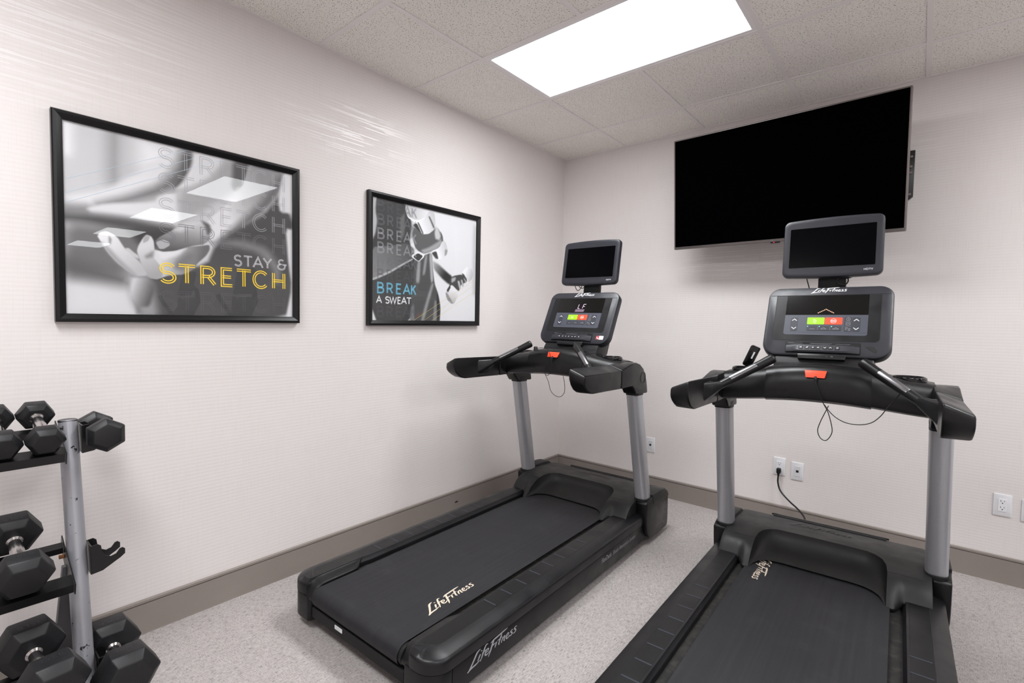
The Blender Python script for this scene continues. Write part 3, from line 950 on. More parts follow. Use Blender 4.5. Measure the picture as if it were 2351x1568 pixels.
def words_stretch(pr, U, V):
    spans = [('S', .346, .411), ('T', .424, .496), ('R', .522, .588), ('E', .617, .672), ('T', .693, .765), ('C', .779, .852), ('H', .882, .951)]
    def row(top, mat, th, gap, name, hh=.104):
        b = B()
        for ch, a, c in spans:
            letter(b, ch, U(a), V(top - hh), U(c) - U(a), V(hh) - V(0), gap, th, .0112)
        b.done(name, mat, pr, smooth=False, recalc=False)
    row(.303, 'yellow_print', .0044, .0046, 'lettering')
    for top, mat in ((.968, 'ghost_light'), (.825, 'ghost_light'), (.682, 'ghost_light'), (.54, 'ghost_mid'), (.141, 'ghost_dark')):
        row(top, mat, .0020, .0042, 'ghost_lettering')
    b = B()
    for ch, a, c in (('S', .68, .718), ('T', .729, .772), ('A', .778, .828), ('Y', .832, .876), ('&', .91, .962)):
        letter(b, ch, U(a), V(.331), U(c) - U(a), V(.066) - V(0), .0023, .0021, .0112)
    b.done('lettering', 'white_print', pr, smooth=False, recalc=False)
    b = B()
    for (a, c), (d, e) in (((0, .691), (.48, .998)), ((0, .62), (.50, .955)), ((0, .572), (.65, .998))):
        b.ribbon([(U(a), V(c)), (U(d), V(e))], .0011, .0111)
    b.done('stripes', 'blue_line', pr, smooth=False, recalc=False)

def words_break(pr, U, V):
    spans = [('B', .048, .1), ('R', .126, .174), ('E', .204, .246), ('A', .266, .324), ('K', .335, .377)]
    def row(top, mat, th, gap, name, hh=.08):
        b = B()
        for ch, a, c in spans:
            letter(b, ch, U(a), V(top - hh), U(c) - U(a), V(hh) - V(0), gap, th, .0112)
        b.done(name, mat, pr, smooth=False, recalc=False)
    row(.311, 'cyan_print', .0030, .0029, 'lettering')
    for top, mat in ((.976, 'ghost_dark'), (.866, 'ghost_mid'), (.752, 'ghost_light'), (.639, 'ghost_light'), (.527, 'ghost_mid'), (.42, 'ghost_dark'), (.117, 'ghost_dark')):
        row(top, mat, .0018, .0028, 'ghost_lettering')
    b = B()
    for ch, a, c in (('A', .042, .083), ('S', .114, .146), ('W', .15, .206), ('E', .217, .243), ('A', .25, .293), ('T', .296, .336)):
        letter(b, ch, U(a), V(.147), U(c) - U(a), V(.053) - V(0), 0, .0068, .0112, inline=False)
    b.done('lettering', 'white_print', pr, smooth=False, recalc=False)
    b = B()
    for (a, c), (d, e) in (((.351, .0), (.995, .42)), ((.46, .01), (.995, .37)), ((.522, .0), (.995, .302))):
        b.ribbon([(U(a), V(c)), (U(d), V(e))], .0013, .0111)
    b.done('stripes', 'gold_line', pr, smooth=False, recalc=False)

poster(-2.828, 1.672, 'framed black and white poster of an open hand reading STAY & STRETCH in yellow', PRINT_STRETCH, 206, words_stretch)
poster(-1.521, 1.661, 'framed black and white poster of hands with dumbbells reading BREAK A SWEAT', PRINT_BREAK, 224, words_break)
# ================================================================== THE TREADMILLS
# local frame: x right, y forward (towards the console), z up, y=0 near the feet of the posts
CON_P, CON_A = (0, -.072, 1.469), math.radians(26.7)
MON_P, MON_A = (0, -.020, 1.61), math.radians(9.1)

def lerp(a, b, t): return a + (b - a) * t

def rail_parts(root, s):
    """side rail: cover with rounded rear corner, foot pad with grip ridges, side panel, end cap"""
    R = .085
    corner = [(.457 - R + R * math.cos(a), -1.66 - R * math.sin(a)) for a in [math.radians(9 * i) for i in range(11)]]
    out = [(.316, .0), (.457, .0)] + corner + [(.345, -1.745), (.330, -1.739), (.325, -1.72), (.322, -1.6), (.322, -1.46), (.316, -1.43)]
    if s < 0: out = [(-x, y) for x, y in out][::-1]
    def f(x, y, z):
        return (x, y, z)
    b = B()
    # rings: bottom, top of the vertical face, rounded shoulder, top
    def ring(inset_o, inset_i, z, zi):
        res = []
        for x, y in out:
            ax = abs(x)
            k = 1 if ax > .37 or y < -1.72 else 0
            nx, ny = 0.0, 0.0
            if k:
                if y > -1.655: nx = -1
                elif ax > .457 - R - 1e-6:
                    dx, dy = ax - (.457 - R), y + 1.66
                    L = math.hypot(dx, dy) or 1
                    nx, ny = -dx / L, -dy / L
                else: ny = 1
                d = inset_o * (1.0 if ny != 1 else .4)
            else:
                nx = 1
                d = inset_i if inset_i < .1 else ((.326 if y > -1.45 else .331) - ax) * inset_i
            res.append(((ax + nx * d) * (1 if x > 0 else -1), y + ny * d, z if k else zi))
        return res
    b.loft([ring(0, 0, .137, .137), ring(0, 0, .169, .168), ring(.0012, .0002, .1765, .176), ring(.005, .0012, .1815, .1795), ring(.011, .003, .1848, .1812), ring(.05, 1.0, .198, .198)])
    rail = b.done('side_rail', 'panel_black', root, ang=40)
    # foot pad: a shallow inlaid strip
    pad = rrect(.335, .400, -1.688, -.20, (.016, .045, .004, .004), 6)
    pad = [(x * s, y) for x, y in pad]
    B().prism(pad if s > 0 else pad[::-1], .1975, .1987).done('foot_pad', 'soft_black', rail, bevel=.0006, seg=1)
    # thin guard curling from the rail over the belt edge at the rear
    rings = []
    for y in [-1.739, -1.732, -1.722, -1.71, -1.69, -1.66, -1.6, -1.54, -1.52, -1.505, -1.49, -1.478, -1.468, -1.46]:
        t = min(1, max(0, (y + 1.525) / .065)); t = t * t * (3 - 2 * t)
        xi = lerp(.2845, .331, t)
        dz = -.045 * max(0, (-1.69 - y) / .049) ** 2
        sec = [(.333, .1972), (lerp(.333, xi, .25), lerp(.1972, .1895, 1 - t * .6)), (lerp(.333, xi, .7), lerp(.197, .1855, 1 - t)), (lerp(.333, xi, .95), lerp(.196, .1835, 1 - t)), (xi, lerp(.194, .1808, 1 - t)), (xi + .001, .170), (.333, .170)]
        rings.append([(x * s, y, z + dz) for x, z in sec])
    B().loft(rings).done('belt_guard', 'black_plastic', rail, ang=50)
    ridge = None
    for k in range(8):
        y = -.642 - k * .1021
        if ridge is None:
            b = B()
            for dy in (-.0018, .0018):
                b.box(-.030, .030, dy - .0009, dy + .0009, .1986, .1994)
            ridge = b.done('grip_ridge', 'overlay_grey', rail, smooth=False)
            o = ridge
        else:
            o = link(bpy.data.objects.new('grip_ridge', ridge.data), rail)
        o.location = (.363 * s, y, 0)
    # lower end cap and side panel
    cap = [(.456, -1.655)] + [(x - .001, y + .001) for x, y in corner] + [(.315, -1.743), (.303, -1.735), (.298, -1.715), (.298, -1.655)]
    if s < 0: cap = [(-x, y) for x, y in cap][::-1]
    B().prism(cap, .03, .1345).done('end_cap', 'black_plastic', root, bevel=.004, seg=2)
    p = B()
    p.prism([(s * .430, -1.652), (s * .4545, -1.652), (s * .4545, .02), (s * .430, .02)][::s], .036, .1335)
    return p.done('side_panel', 'soft_black', root, bevel=.003, seg=2)

def hood_part(root):
    """motor cover: flat top, two lobes running down onto the rails, deep scoop over the belt"""
    top_z = lambda y: float(np.interp(y, [-.14, -.1, -.05, 0, .1, .2, .26, .29, .305], [.266, .276, .283, .286, .284, .275, .266, .258, .245]))
    def rim_y(ax):
        return float(np.interp(ax, [0, .12, .185, .215, .242, .257, .262], [.008, .007, .003, -.012, -.042, -.085, -.13]))
    b = B()
    half = [0, .05, .1, .14, .165, .185, .2, .215, .23, .242, .25, .257, .262]
    lobe = [.262, .28, .30, .33, .36, .39, .404, .41]
    NV = 12
    def col(ax, y0, sx):
        ys = [lerp(y0, .305 - .05 * max(0, (ax - .34) / .07) ** 2, i / NV) for i in range(NV + 1)]
        return [(ax * sx, y, top_z(y) - (.006 * max(0, (ax - .385) / .025) ** 2)) for y in ys]
    prof = [(-.13, .268), (-.152, .262), (-.172, .252), (-.190, .238), (-.205, .222), (-.217, .206), (-.226, .190)]
    for sx in (1, -1):
        b.loft([col(a, rim_y(a), sx) for a in half], cap=False, closed=False)
        b.loft([col(a, -.13, sx) for a in lobe], cap=False, closed=False)
        # front drop
        b.loft([[(a * sx, .305 - .05 * max(0, (a - .34) / .07) ** 2, top_z(.305) - (.006 * max(0, (a - .385) / .025) ** 2)) for a in half + lobe[1:]],
                [(a * sx, .315 - .05 * max(0, (a - .34) / .07) ** 2, .2) for a in half + lobe[1:]],
                [(a * sx, .315 - .05 * max(0, (a - .34) / .07) ** 2, .06) for a in half + lobe[1:]]], cap=False, closed=False)
        # lobe falling to the rail, with a tongue on its inner side
        def drop(ax):
            k = 1 - min(1, max(0, (ax - .285) / .035))
            k = k * k * (3 - 2 * k)
            return [(ax * sx, y - k * .05 * i / 6, z - k * .014 * i / 6 - (.006 * max(0, (ax - .385) / .025) ** 2)) for i, (y, z) in enumerate(prof)]
        lc = [.262, .27, .285, .295, .305, .315, .325, .345, .37, .39, .404, .41]
        cols = [drop(a) for a in lc]
        b.loft(cols, cap=False, closed=False)
        b.loft([[c[-1] for c in cols], [(c[-1][0], c[-1][1] + .004, c[-1][2] - .014) for c in cols]], cap=False, closed=False)
        # outer flank of the lobe
        side = [(p[0], p[1], p[2]) for p in col(.41, -.13, sx)[::-1]] + drop(.41)[1:]
        b.loft([side, [(p[0], p[1], .17) for p in side]], cap=False, closed=False)
        # scoop
        rim = [(.262, -.274, .177), (.262, -.25, .2), (.262, -.22, .225), (.262, -.185, .246), (.262, -.13, .268)]
        rim += [(a, rim_y(a), top_z(rim_y(a))) for a in half[::-1][1:]]
        bot = [(.2575, -.27, .176), (.255, -.256, .180), (.252, -.245, .182), (.248, -.232, .183), (.243, -.218, .184)]
        m = len(rim) - len(bot)
        bx = [.236, .228, .219, .208, .196, .183, .168, .15, .13, .1, .05, 0.0]
        by = lambda x: float(np.interp(x, [0, .13, .16, .183, .208, .228, .243], [-.153, -.153, -.155, -.161, -.174, -.193, -.218]))
        bot += [(x, by(x), .186) for x in bx[:m]]
        K = 9
        rows = []
        for k in range(K + 1):
            t = k / K
            wxy, wz = t ** 1.9, 1 - (1 - t) ** 1.7
            rows.append([((lerp(r[0], q[0], wxy)) * sx, lerp(r[1], q[1], wxy), lerp(r[2], q[2], wz)) for r, q in zip(rim, bot)])
        b.loft(rows, cap=False, closed=False)
        b.loft([rows[-1], [(p[0], p[1] + .012, p[2] - .004) for p in rows[-1]]], cap=False, closed=False)
    hood = b.done('motor_hood', 'hood_plastic', root, weld=.0008, ang=38)
    # glossy strip over the air intake, raised word mark
    b = B()
    b.loft([[(-.262, y, z) for y, z in ((.272, .2655), (.288, .263), (.293, .2655), (.284, .272), (.276, .2715))],
            [(.262, y, z) for y, z in ((.272, .2655), (.288, .263), (.293, .2655), (.284, .272), (.276, .2715))]])
    b.done('intake_trim', 'gloss_black', hood, ang=50)
    b = B()
    b.prism([(-.25, .252), (.25, .252), (.252, .272), (-.252, .272)], .262, .2705)
    b.done('intake_grille', 'deep_black', hood, smooth=False)
    b = B()
    logo(b, .062, 0)
    o = b.done('raised_mark', 'black_plastic', hood, smooth=False, recalc=False)
    o.location = (-.15, .135, .2845)
    o.rotation_euler = (-.075, 0, 0)
    return hood

def pod_part(root, s):
    poly = [(-.088, .262), (-.084, .2), (-.076, .14), (-.058, .082), (-.025, .045), (.02, .03), (.245, .03), (.262, .042), (.267, .07), (.262, .224), (.235, .262), (.19, .287), (.14, .292), (.0, .288), (-.06, .274)]
    b = B()
    x0, x1 = .41, .476
    b.prism(poly if s > 0 else poly[::-1], x0 * s, x1 * s, lambda y, z, x: (x, y, z))
    pod = b.done('side_shroud', 'black_plastic', root, bevel=.008, seg=2)
    cap = [(-.004, .297), (.006, .262), (.014, .24), (.034, .228), (.262, .226), (.26, .236), (.237, .264), (.19, .29), (.14, .2955)]
    b = B()
    b.prism(cap if s > 0 else cap[::-1], .40 * s, .4785 * s, lambda y, z, x: (x, y, z))
    b.done('shroud_cap', 'hood_plastic', pod, bevel=.004, seg=2)

def oblong(cx, cy, cz, hx, hy, n=28, p=2.9):
    res = []
    for k in range(n):
        a = 2 * PI * k / n
        c, s = math.cos(a), math.sin(a)
        e = 2 / p
        x = hx * math.copysign(abs(c) ** e, c)
        y = hy * math.copysign(abs(s) ** e, s)
        res.append((cx + x, cy + y, cz))
    return res

def post_part(root, s):
    a, c = Vector((.427 * s, -.020, .24)), Vector((.414 * s, -.182, .945))
    rings = [oblong(*(a.lerp(c, t)), .039, .051) for t in (0, .5, 1)]
    B().loft(rings).done('post', 'upright_silver', root, ang=45)
    k = Vector((.427 * s, -.016, .235)); m = a.lerp(c, .062)
    b = B()
    b.loft([oblong(k.x, k.y - .004, .15, .043, .057), oblong(k.x, k.y, .235, .046, .059), oblong(m.x, m.y, m.z - .006, .0455, .0575), oblong(m.x, m.y, m.z, .0425, .0545), oblong(m.x, m.y, m.z - .001, .0385, .0505)], cap=False)
    b.done('post_collar', 'rubber_black', root, ang=45)

def arm_part(root, s):
    lo, hi = .378, .455
    def warp(fr, bk):
        def fn(y, z, x):
            t = (x - lo) / (hi - lo)
            top = max(0.0, min(1.0, (z - 1.0) / .07))
            drop = float(np.interp(y, [-.9, -.45, -.28, 0], [.033, .030, .0, .0]))
            yy = y + (.014 * t if y < -.7 else 0)
            return (x * s, yy, z - drop * t * top)
        return fn
    p1 = [(-.838, 1.094), (-.841, 1.07), (-.836, 1.045), (-.822, 1.018), (-.80, .995), (-.772, .981), (-.742, .975), (-.60, .974), (-.434, .972), (-.434, 1.094), (-.62, 1.097), (-.80, 1.099), (-.828, 1.098)]
    xs = [lo, lo + (hi - lo) * .5, hi]
    b = B()
    fn = warp(0, 0)
    b.loft([[fn(y, z, x) for y, z in p1] for x in xs])
    arm = b.done('arm_rest', 'soft_black', root, bevel=.007, seg=3, minang=32)
    p2 = [(-.430, .972), (-.292, .975), (-.268, .955), (-.242, .924), (-.10, .918), (-.086, .921), (-.092, .95), (-.104, .99), (-.125, 1.03), (-.155, 1.065), (-.20, 1.09), (-.25, 1.102), (-.30, 1.102), (-.430, 1.096)]
    b = B()
    b.loft([[fn(y, z, x) for y, z in p2] for x in [lo - .001, lo + (hi - lo) * .5, hi + .001]])
    j = b.done('arm_joint', 'black_plastic', root, bevel=.006, seg=3, minang=32)
    # flat round cap on the outer side
    b = B()
    b.lathe([(.030, 0), (.034, 0), (.034, .0012), (.030, .0012)], 28, (0, 0, 0), 'x', cap=False)
    o = b.done('round_cap', 'gloss_black', j)
    o.location = (.4565 * s if s > 0 else -.4565 - .0012, -.158, 1.012)
    # neck under the joint, holding the post
    b = B()
    b.loft([oblong(.4155 * s, -.1745, .913, .0405, .054, p=3.4), oblong(.4155 * s, -.182, .945, .0405, .054, p=3.4)])
    b.done('post_socket', 'rubber_black', root, ang=45)

def grip_part(root, s):
    A, T_ = Vector((.378 * s, -.588, 1.034)), Vector((.156 * s, -.403, 1.184))
    d = (T_ - A).normalized()
    pth = [A.lerp(T_, t) for t in (0, .12, .2, .5, .8, .9, .96, .985, 1.0)]
    g = B().tube(pth, [.016, .017, .0175, .018, .019, .0205, .021, .020, .013], 18).done('hand_grip', 'soft_black', root, ang=50)
    # pod where the grip leaves the arm
    ring0 = [(.379 * s, y, z) for y, z in rrect(-.640, -.535, .996, 1.077, .014, 4)]
    c = A.lerp(T_, .20)
    n = len(ring0)
    ax = d
    u = Vector((0, 1, 0)) - ax * ax.y
    u.normalize()
    w = ax.cross(u) * (1 if s < 0 else -1)
    ring2 = []
    cy, cz = -.5875, 1.0365
    for (x, y, z) in ring0:
        a = math.atan2(z - cz, y - cy)
        ring2.append(tuple(c + (u * math.cos(a) + w * math.sin(a)) * .0215))
    if s > 0:
        # keep ring orientation matched on both sides
        pass
    mid = [tuple(Vector(p).lerp(Vector(q), .45)) for p, q in zip(ring0, ring2)]
    B().loft([ring0, mid, ring2]).done('grip_base', 'panel_black', root, ang=40)
    # pulse plate on the upper rear side of the grip
    side = Vector((0, -.75, .66))
    side = (side - d * side.dot(d)).normalized()
    bn = d.cross(side)
    rings = []
    for t in (.34, .36, .72, .74):
        p = A.lerp(T_, t)
        r = .0192 if t in (.36, .72) else .0178
        rings.append([tuple(p + (side * math.cos(q) + bn * math.sin(q)) * r) for q in [math.radians(v) for v in range(-36, 37, 9)]])
    B().loft(rings, cap=False, closed=False).done('pulse_plate', 'sensor_steel', g, recalc=False)

def bar_part(root):
    s0 = [(-.372, 1.008), (-.398, 1.020), (-.405, 1.045), (-.402, 1.085), (-.390, 1.125), (-.372, 1.146), (-.345, 1.155), (-.2, 1.150), (-.14, 1.13), (-.13, 1.09), (-.14, 1.03), (-.2, 1.010)]
    s1 = [(-.362, .998), (-.388, 1.008), (-.396, 1.03), (-.394, 1.065), (-.385, 1.10), (-.368, 1.122), (-.34, 1.135), (-.2, 1.138), (-.14, 1.12), (-.13, 1.08), (-.14, 1.02), (-.2, 1.0)]
    s2 = [(-.345, .978), (-.365, .986), (-.372, 1.0), (-.370, 1.035), (-.36, 1.065), (-.345, 1.088), (-.32, 1.102), (-.2, 1.106), (-.14, 1.095), (-.13, 1.06), (-.14, 1.0), (-.2, .98)]
    def sec(x, inf=0.0):
        ax = abs(x)
        if ax <= .19:
            t = (ax / .19) ** 2
            q = [(lerp(a[0], b_[0], t), lerp(a[1], b_[1], t)) for a, b_ in zip(s0, s1)]
        else:
            t = min(1, (ax - .19) / .195)
            t = t * (1.3 - .3 * t)
            q = [(lerp(a[0], b_[0], t), lerp(a[1], b_[1], t)) for a, b_ in zip(s1, s2)]
        cy = sum(p[0] for p in q) / len(q); cz = sum(p[1] for p in q) / len(q)
        return [(x, p[0] + math.copysign(inf, p[0] - cy), p[1] + math.copysign(inf, p[1] - cz)) for p in q]
    xs = [-.19 + .38 * i / 16 for i in range(17)]
    b = B()
    b.loft([sec(x, .004) for x in xs])
    bar = b.done('cross_bar', 'black_plastic', root, ang=40, bevel=.0)
    b = B()
    b.loft([[(x, y - .003, z) for (x, y, z) in [sec(x, .004)[1], sec(x, .004)[2]]] for x in xs], cap=False, closed=False)
    for s in (-1, 1):
        ys = [.188 + .197 * i / 8 for i in range(9)]
        B().loft([sec(s * x) for x in ys]).done('bar_wing', 'soft_black', root, ang=40)
        # cup holder
        zc = 1.117
        c = B().lathe([(.046, zc - .012), (.048, zc + .006), (.053, zc + .0105), (.058, zc + .008), (.061, zc - .002), (.058, zc - .014)], 36, (s * .303, -.25, 0), cap=False).done('cup_holder', 'gloss_black', root)
        B().lathe([(.0001, zc + .0005), (.0475, zc + .0005), (.0475, zc - .006), (.0001, zc - .006)], 28, (s * .303, -.25, 0)).done('cup_well', 'deep_black', c)
    # underside cover seam
    B().loft([[(x, sec(x)[0][0] + dy, sec(x)[0][1] + dz) for dy, dz in ((-.012, -.004), (.03, -.004), (.03, .004), (-.012, .004))] for x in xs]).done('under_cover', 'deep_black', bar, ang=50)
    # red stop tab
    y0 = -.403
    key = B().loft([[(-.040, -.3945, 1.137), (.040, -.3945, 1.137), (.034, -.412, 1.110), (-.034, -.412, 1.110)],
                    [(-.038, -.388, 1.139), (.038, -.388, 1.139), (.034, -.400, 1.110), (-.034, -.400, 1.110)]]).done('stop_tab', 'red_key', root, bevel=.0015, seg=2)
    B().tube([(0.002, -.409, 1.114), (.003, -.416, 1.104), (.003, -.417, 1.092)], [.005, .0055, .004], 10).done('cord_plug', 'deep_black', key)
    return bar

def console_part(root):
    P = empty('console', CON_P, (PI / 2 - CON_A, 0, 0))
    me = None
    # body outline on the face plane
    out = rrect(-.247, .247, -.312, .048, (.062, .062, .05, .05), 8)
    b = B()
    rings = []
    for ins, z in ((.03, -.062), (.010, -.058), (.0, -.045), (0, -.012), (.003, -.004), (.010, 0.0)):
        rings.append([(x * (1 - ins / .247), (y + .132) * (1 - ins / .18) - .132, z) for x, y in out])
    b.loft(rings)
    body = b.done('console', 'console_grey', root, ang=35)
    bpy.data.objects.remove(P)
    body.location = CON_P
    body.rotation_euler = (PI / 2 - CON_A, 0, 0)
    c = body
    def plate(name, poly, z0, z1, mat, bev=.0006):
        return B().prism(poly, z0, z1).done(name, mat, c, bevel=bev, seg=1)
    # brow line, inner panel, display, key panel
    plate('seam', [(-.2365, .0025), (.2365, .0025), (.2365, .0045), (-.2365, .0045)], -.001, .0004, 'deep_black', 0)
    plate('inner_panel_edge', rrect(-.209, .205, -.2365, .0015, (.02, .02, .002, .002)), -.001, .0005, 'deep_black', 0)
    plate('inner_panel', rrect(-.2076, .2036, -.235, .0005, (.019, .019, .002, .002)), -.001, .0009, 'panel_black')
    plate('display', rrect(-.1635, .1595, -.103, .0005, .001), 0, .0016, 'display_black', .0004)
    plate('key_panel', rrect(-.1635, .1595, -.207, -.103, (.01, .01, .0005, .0005)), 0, .0016, 'overlay_grey', .0004)
    plate('key_panel_line', [(-.1630, -.1935), (.1590, -.1935), (.1590, -.1925), (-.1630, -.1925)], .0015, .00175, 'overlay_dark', 0)
    def key(name, x0, x1, y0, y1, mat, r=.003):
        return plate(name, rrect(x0, x1, y0, y1, r, 3), .0012, .0026, mat, .0005)
    kg = key('start_key', -.0705, -.0025, -.153, -.117, 'green_key')
    kr = key('stop_key', -.0015, .0665, -.153, -.117, 'red_key')
    b = B(); b.ribbon([(-.0445, -.126), (-.033, -.1365), (-.0435, -.143)], .0016, .0028); b.ribbon([(-.0445, -.126), (-.0435, -.143)], .0016, .00282)
    b.ribbon([(-.040, -.146), (-.034, -.146)], .0012, .0028)
    b.done('symbol', 'paper_white', c, smooth=False, recalc=False)
    b = B(); b.ribbon(arc(.0325, -.135, .0105, .0105, 0, 360, 20), .0015, .0028); b.ribbon([(.025, -.135), (.040, -.135)], .0045, .00282)
    b.done('symbol', 'paper_white', c, smooth=False, recalc=False)
    key('arrow_pad', -.1365, -.1085, -.188, -.117, 'overlay_dark', .006)
    key('arrow_pad', .104, .1325, -.186, -.115, 'overlay_dark', .006)
    key('profile_pad', -.0705, .0645, -.185, -.1605, 'overlay_dark', .006)
    key('goal_pad', .0735, .102, -.186, -.115, 'overlay_dark', .005)
    for cx in (-.1225, .118):
        B().ribbon([(cx - .0095, -.1345), (cx, -.1255), (cx + .0095, -.1345)], .0028, .0028).done('arrow_mark', 'white_print', c, smooth=False, recalc=False)
        B().ribbon([(cx - .0095, -.168), (cx, -.177), (cx + .0095, -.168)], .0028, .0028).done('arrow_mark', 'white_print', c, smooth=False, recalc=False)
    b = B()
    b.ribbon([(-.058, -.1765), (-.038, -.1765)], .0012, .0028)
    b.done('key_icon', 'grey_print', c, smooth=False, recalc=False); b = B()
    b.ribbon([(-.014, -.1765), (-.008, -.172), (-.004, -.169), (.001, -.172), (.007, -.1765), (-.014, -.1765)], .0011, .0028)
    b.done('key_icon', 'grey_print', c, smooth=False, recalc=False); b = B()
    b.ribbon([(.031, -.1765), (.036, -.172), (.039, -.174), (.044, -.167), (.048, -.174), (.051, -.172), (.054, -.1765), (.031, -.1765)], .0011, .0028)
    b.done('key_icon', 'grey_print', c, smooth=False, recalc=False); b = B()
    b.ribbon(arc(.088, -.1255, .0072, .0072, 0, 360, 16), .0012, .0028)
    b.ribbon([(.088, -.121), (.088, -.1255), (.0905, -.129)], .0011, .00282)
    b.done('key_icon', 'grey_print', c, smooth=False, recalc=False); b = B()
    b.ribbon(rrect(.0805, .0955, -.155, -.1425, .002, 2) + [(.0805, -.153)], .0012, .0028)
    b.ribbon(arc(.088, -.151, .004, .004, 20, 160, 6), .001, .0028)
    b.done('key_icon', 'grey_print', c, smooth=False, recalc=False); b = B()
    for yy in (-.168, -.171, -.1755, -.1785):
        b.ribbon([(.078, yy), (.088 if yy > -.173 else .084, yy)], .001, .0028)
        b.ribbon([(.089, yy - .004), (.098, yy - .004)], .001, .0028)
    b.done('key_icon', 'grey_print', c, smooth=False, recalc=False); b = B()
    b.bm.free()
    for p in ([(-.0265, -.182), (-.0265, -.164)], [(.0205, -.182), (.0205, -.164)], [(.076, -.1375), (.1, -.1375)], [(.076, -.161), (.1, -.161)]):
        B().ribbon(p, .0006, .0028).done('key_divider', 'grey_print', c, smooth=False, recalc=False)
    # lower control bar on a stepped housing
    poly = rrect(-.1475, .1405, -.300, -.2425, (.004, .004, .005, .005), 3)
    plate('control_housing', poly, -.002, .0015, 'panel_black', .001)
    b = B()
    rings = []
    for x in [-.144 + .281 * i / 12 for i in range(13)]:
        e = abs((x + .0035) / .1405) ** 6
        rings.append([(x, -.297, .001), (x, -.297 , .013 - .006 * e), (x, -.290, .0165 - .008 * e), (x, -.262 - .004 * e, .0125 - .006 * e), (x, -.258 - .004 * e, .008 - .005 * e), (x, -.258 - .004 * e, .001)])
    b.loft(rings)
    bar = b.done('control_bar', 'console_grey', c, ang=30)
    def zb(y): return float(np.interp(y, [-.290, -.262], [.0165, .0125])) + .0006
    for i, x in enumerate((-.083, -.0585, -.036, -.0165, .0105, .0315, .0575)):
        k = B().prism(rrect(-.0088, .0088, -.008, .008, .0025, 2), 0, .0012).done('small_key', 'panel_black', bar, bevel=.0005, seg=1)
        k.location = (x, -.276, .0148); k.rotation_euler = (-.14, 0, 0)
        g = B()
        if i == 0:
            for q in (-1, 0, 1): g.ribbon([(-.004, q * .0022), (.004, q * .0022)], .0012, .0015)
        elif i in (1, 2, 3):
            g.ribbon([(-.003, -.001), (0, -.001), (.0022, -.0035), (.0022, .0035), (0, .001), (-.003, .001)], .001, .0015)
            if i == 1: g.ribbon([(-.004, -.004), (.005, .004)], .001, .0016)
            if i == 3: g.ribbon(arc(.002, 0, .003, .003, -50, 50, 5), .0009, .0015)
        elif i == 4: g.ribbon([(-.005, .002), (0, -.0025), (.005, .002)], .0016, .0015)
        elif i == 5: g.ribbon([(-.005, -.002), (0, .0025), (.005, -.002)], .0016, .0015)
        else:
            g.ribbon(arc(0, 0, .0034, .0034, 120, 420, 12), .001, .0015); g.ribbon([(0, .0045), (0, .0005)], .001, .0016)
        # the mark is moulded with its key
        me2 = bpy.data.meshes.new('key_mark'); g.bm.to_mesh(me2); g.bm.free(); me2.materials.append(MAT['white_print'])
        o = link(bpy.data.objects.new('key_mark', me2), bar); o.location = k.location; o.rotation_euler = k.rotation_euler
    text('notice', 'CAUTION', .0052, 'grey_print', c, (-.139, -.2515, .0018))
    text('notice', 'risk of injury to persons, to', .0032, 'grey_print', c, (-.1145, -.2515, .0018))
    text('notice', 'WARNING', .0046, 'grey_print', c, (-.05, -.2515, .0018))
    text('notice', 'heart rate monitoring systems may be inaccurate\nover exercising may result in serious injury', .0031, 'grey_print', c, (-.027, -.2500, .0018))
    text('notice', 'if you feel faint stop exercising immediately', .0031, 'grey_print', c, (.048, -.2515, .0018))
    # connector ledge
    b = B()
    b.loft([[(x, y, z) for x, y in ((-.092, -.330), (.087, -.330), (.092, -.306), (-.094, -.306))] for z in (-.03, .012)])
    led = b.done('connector_ledge', 'panel_black', c, bevel=.003)
    B().box(-.032, -.018, -.322, -.315, .0115, .0125).done('usb_port', 'deep_black', led, smooth=False)
    B().lathe([(.0001, .0128), (.005, .0128), (.005, .0115), (.0001, .0115)], 14, (.02, -.318, 0)).done('headphone_jack', 'deep_black', led)
    B().tube([(.036, -.3195, .0124)] + [(p[0], p[1], .0124) for p in arc(.039, -.318, .003, .003, 180, 0, 6)] + [(.042, -.3195, .0124)], .0006, 5).done('headphone_mark', 'grey_print', led)
    # word mark on the brow
    b = B(); logo(b, .0275, 0)
    o = b.done('brow_mark', 'white_print', c, smooth=False, recalc=False)
    o.location = (-.0655, .0155, .0008); o.scale = (1.18, .86, 1)
    # neck behind the console down to the bar
    b = B()
    neck = [(-.235, 1.125), (-.224, 1.16), (-.165, 1.225), (-.05, 1.44), (.0, 1.44), (-.03, 1.25), (-.085, 1.12)]
    b.prism(neck, -.19, .19, lambda y, z, x: (x, y, z))
    b.done('console_neck', 'panel_black', root, bevel=.008, seg=2)
    return c

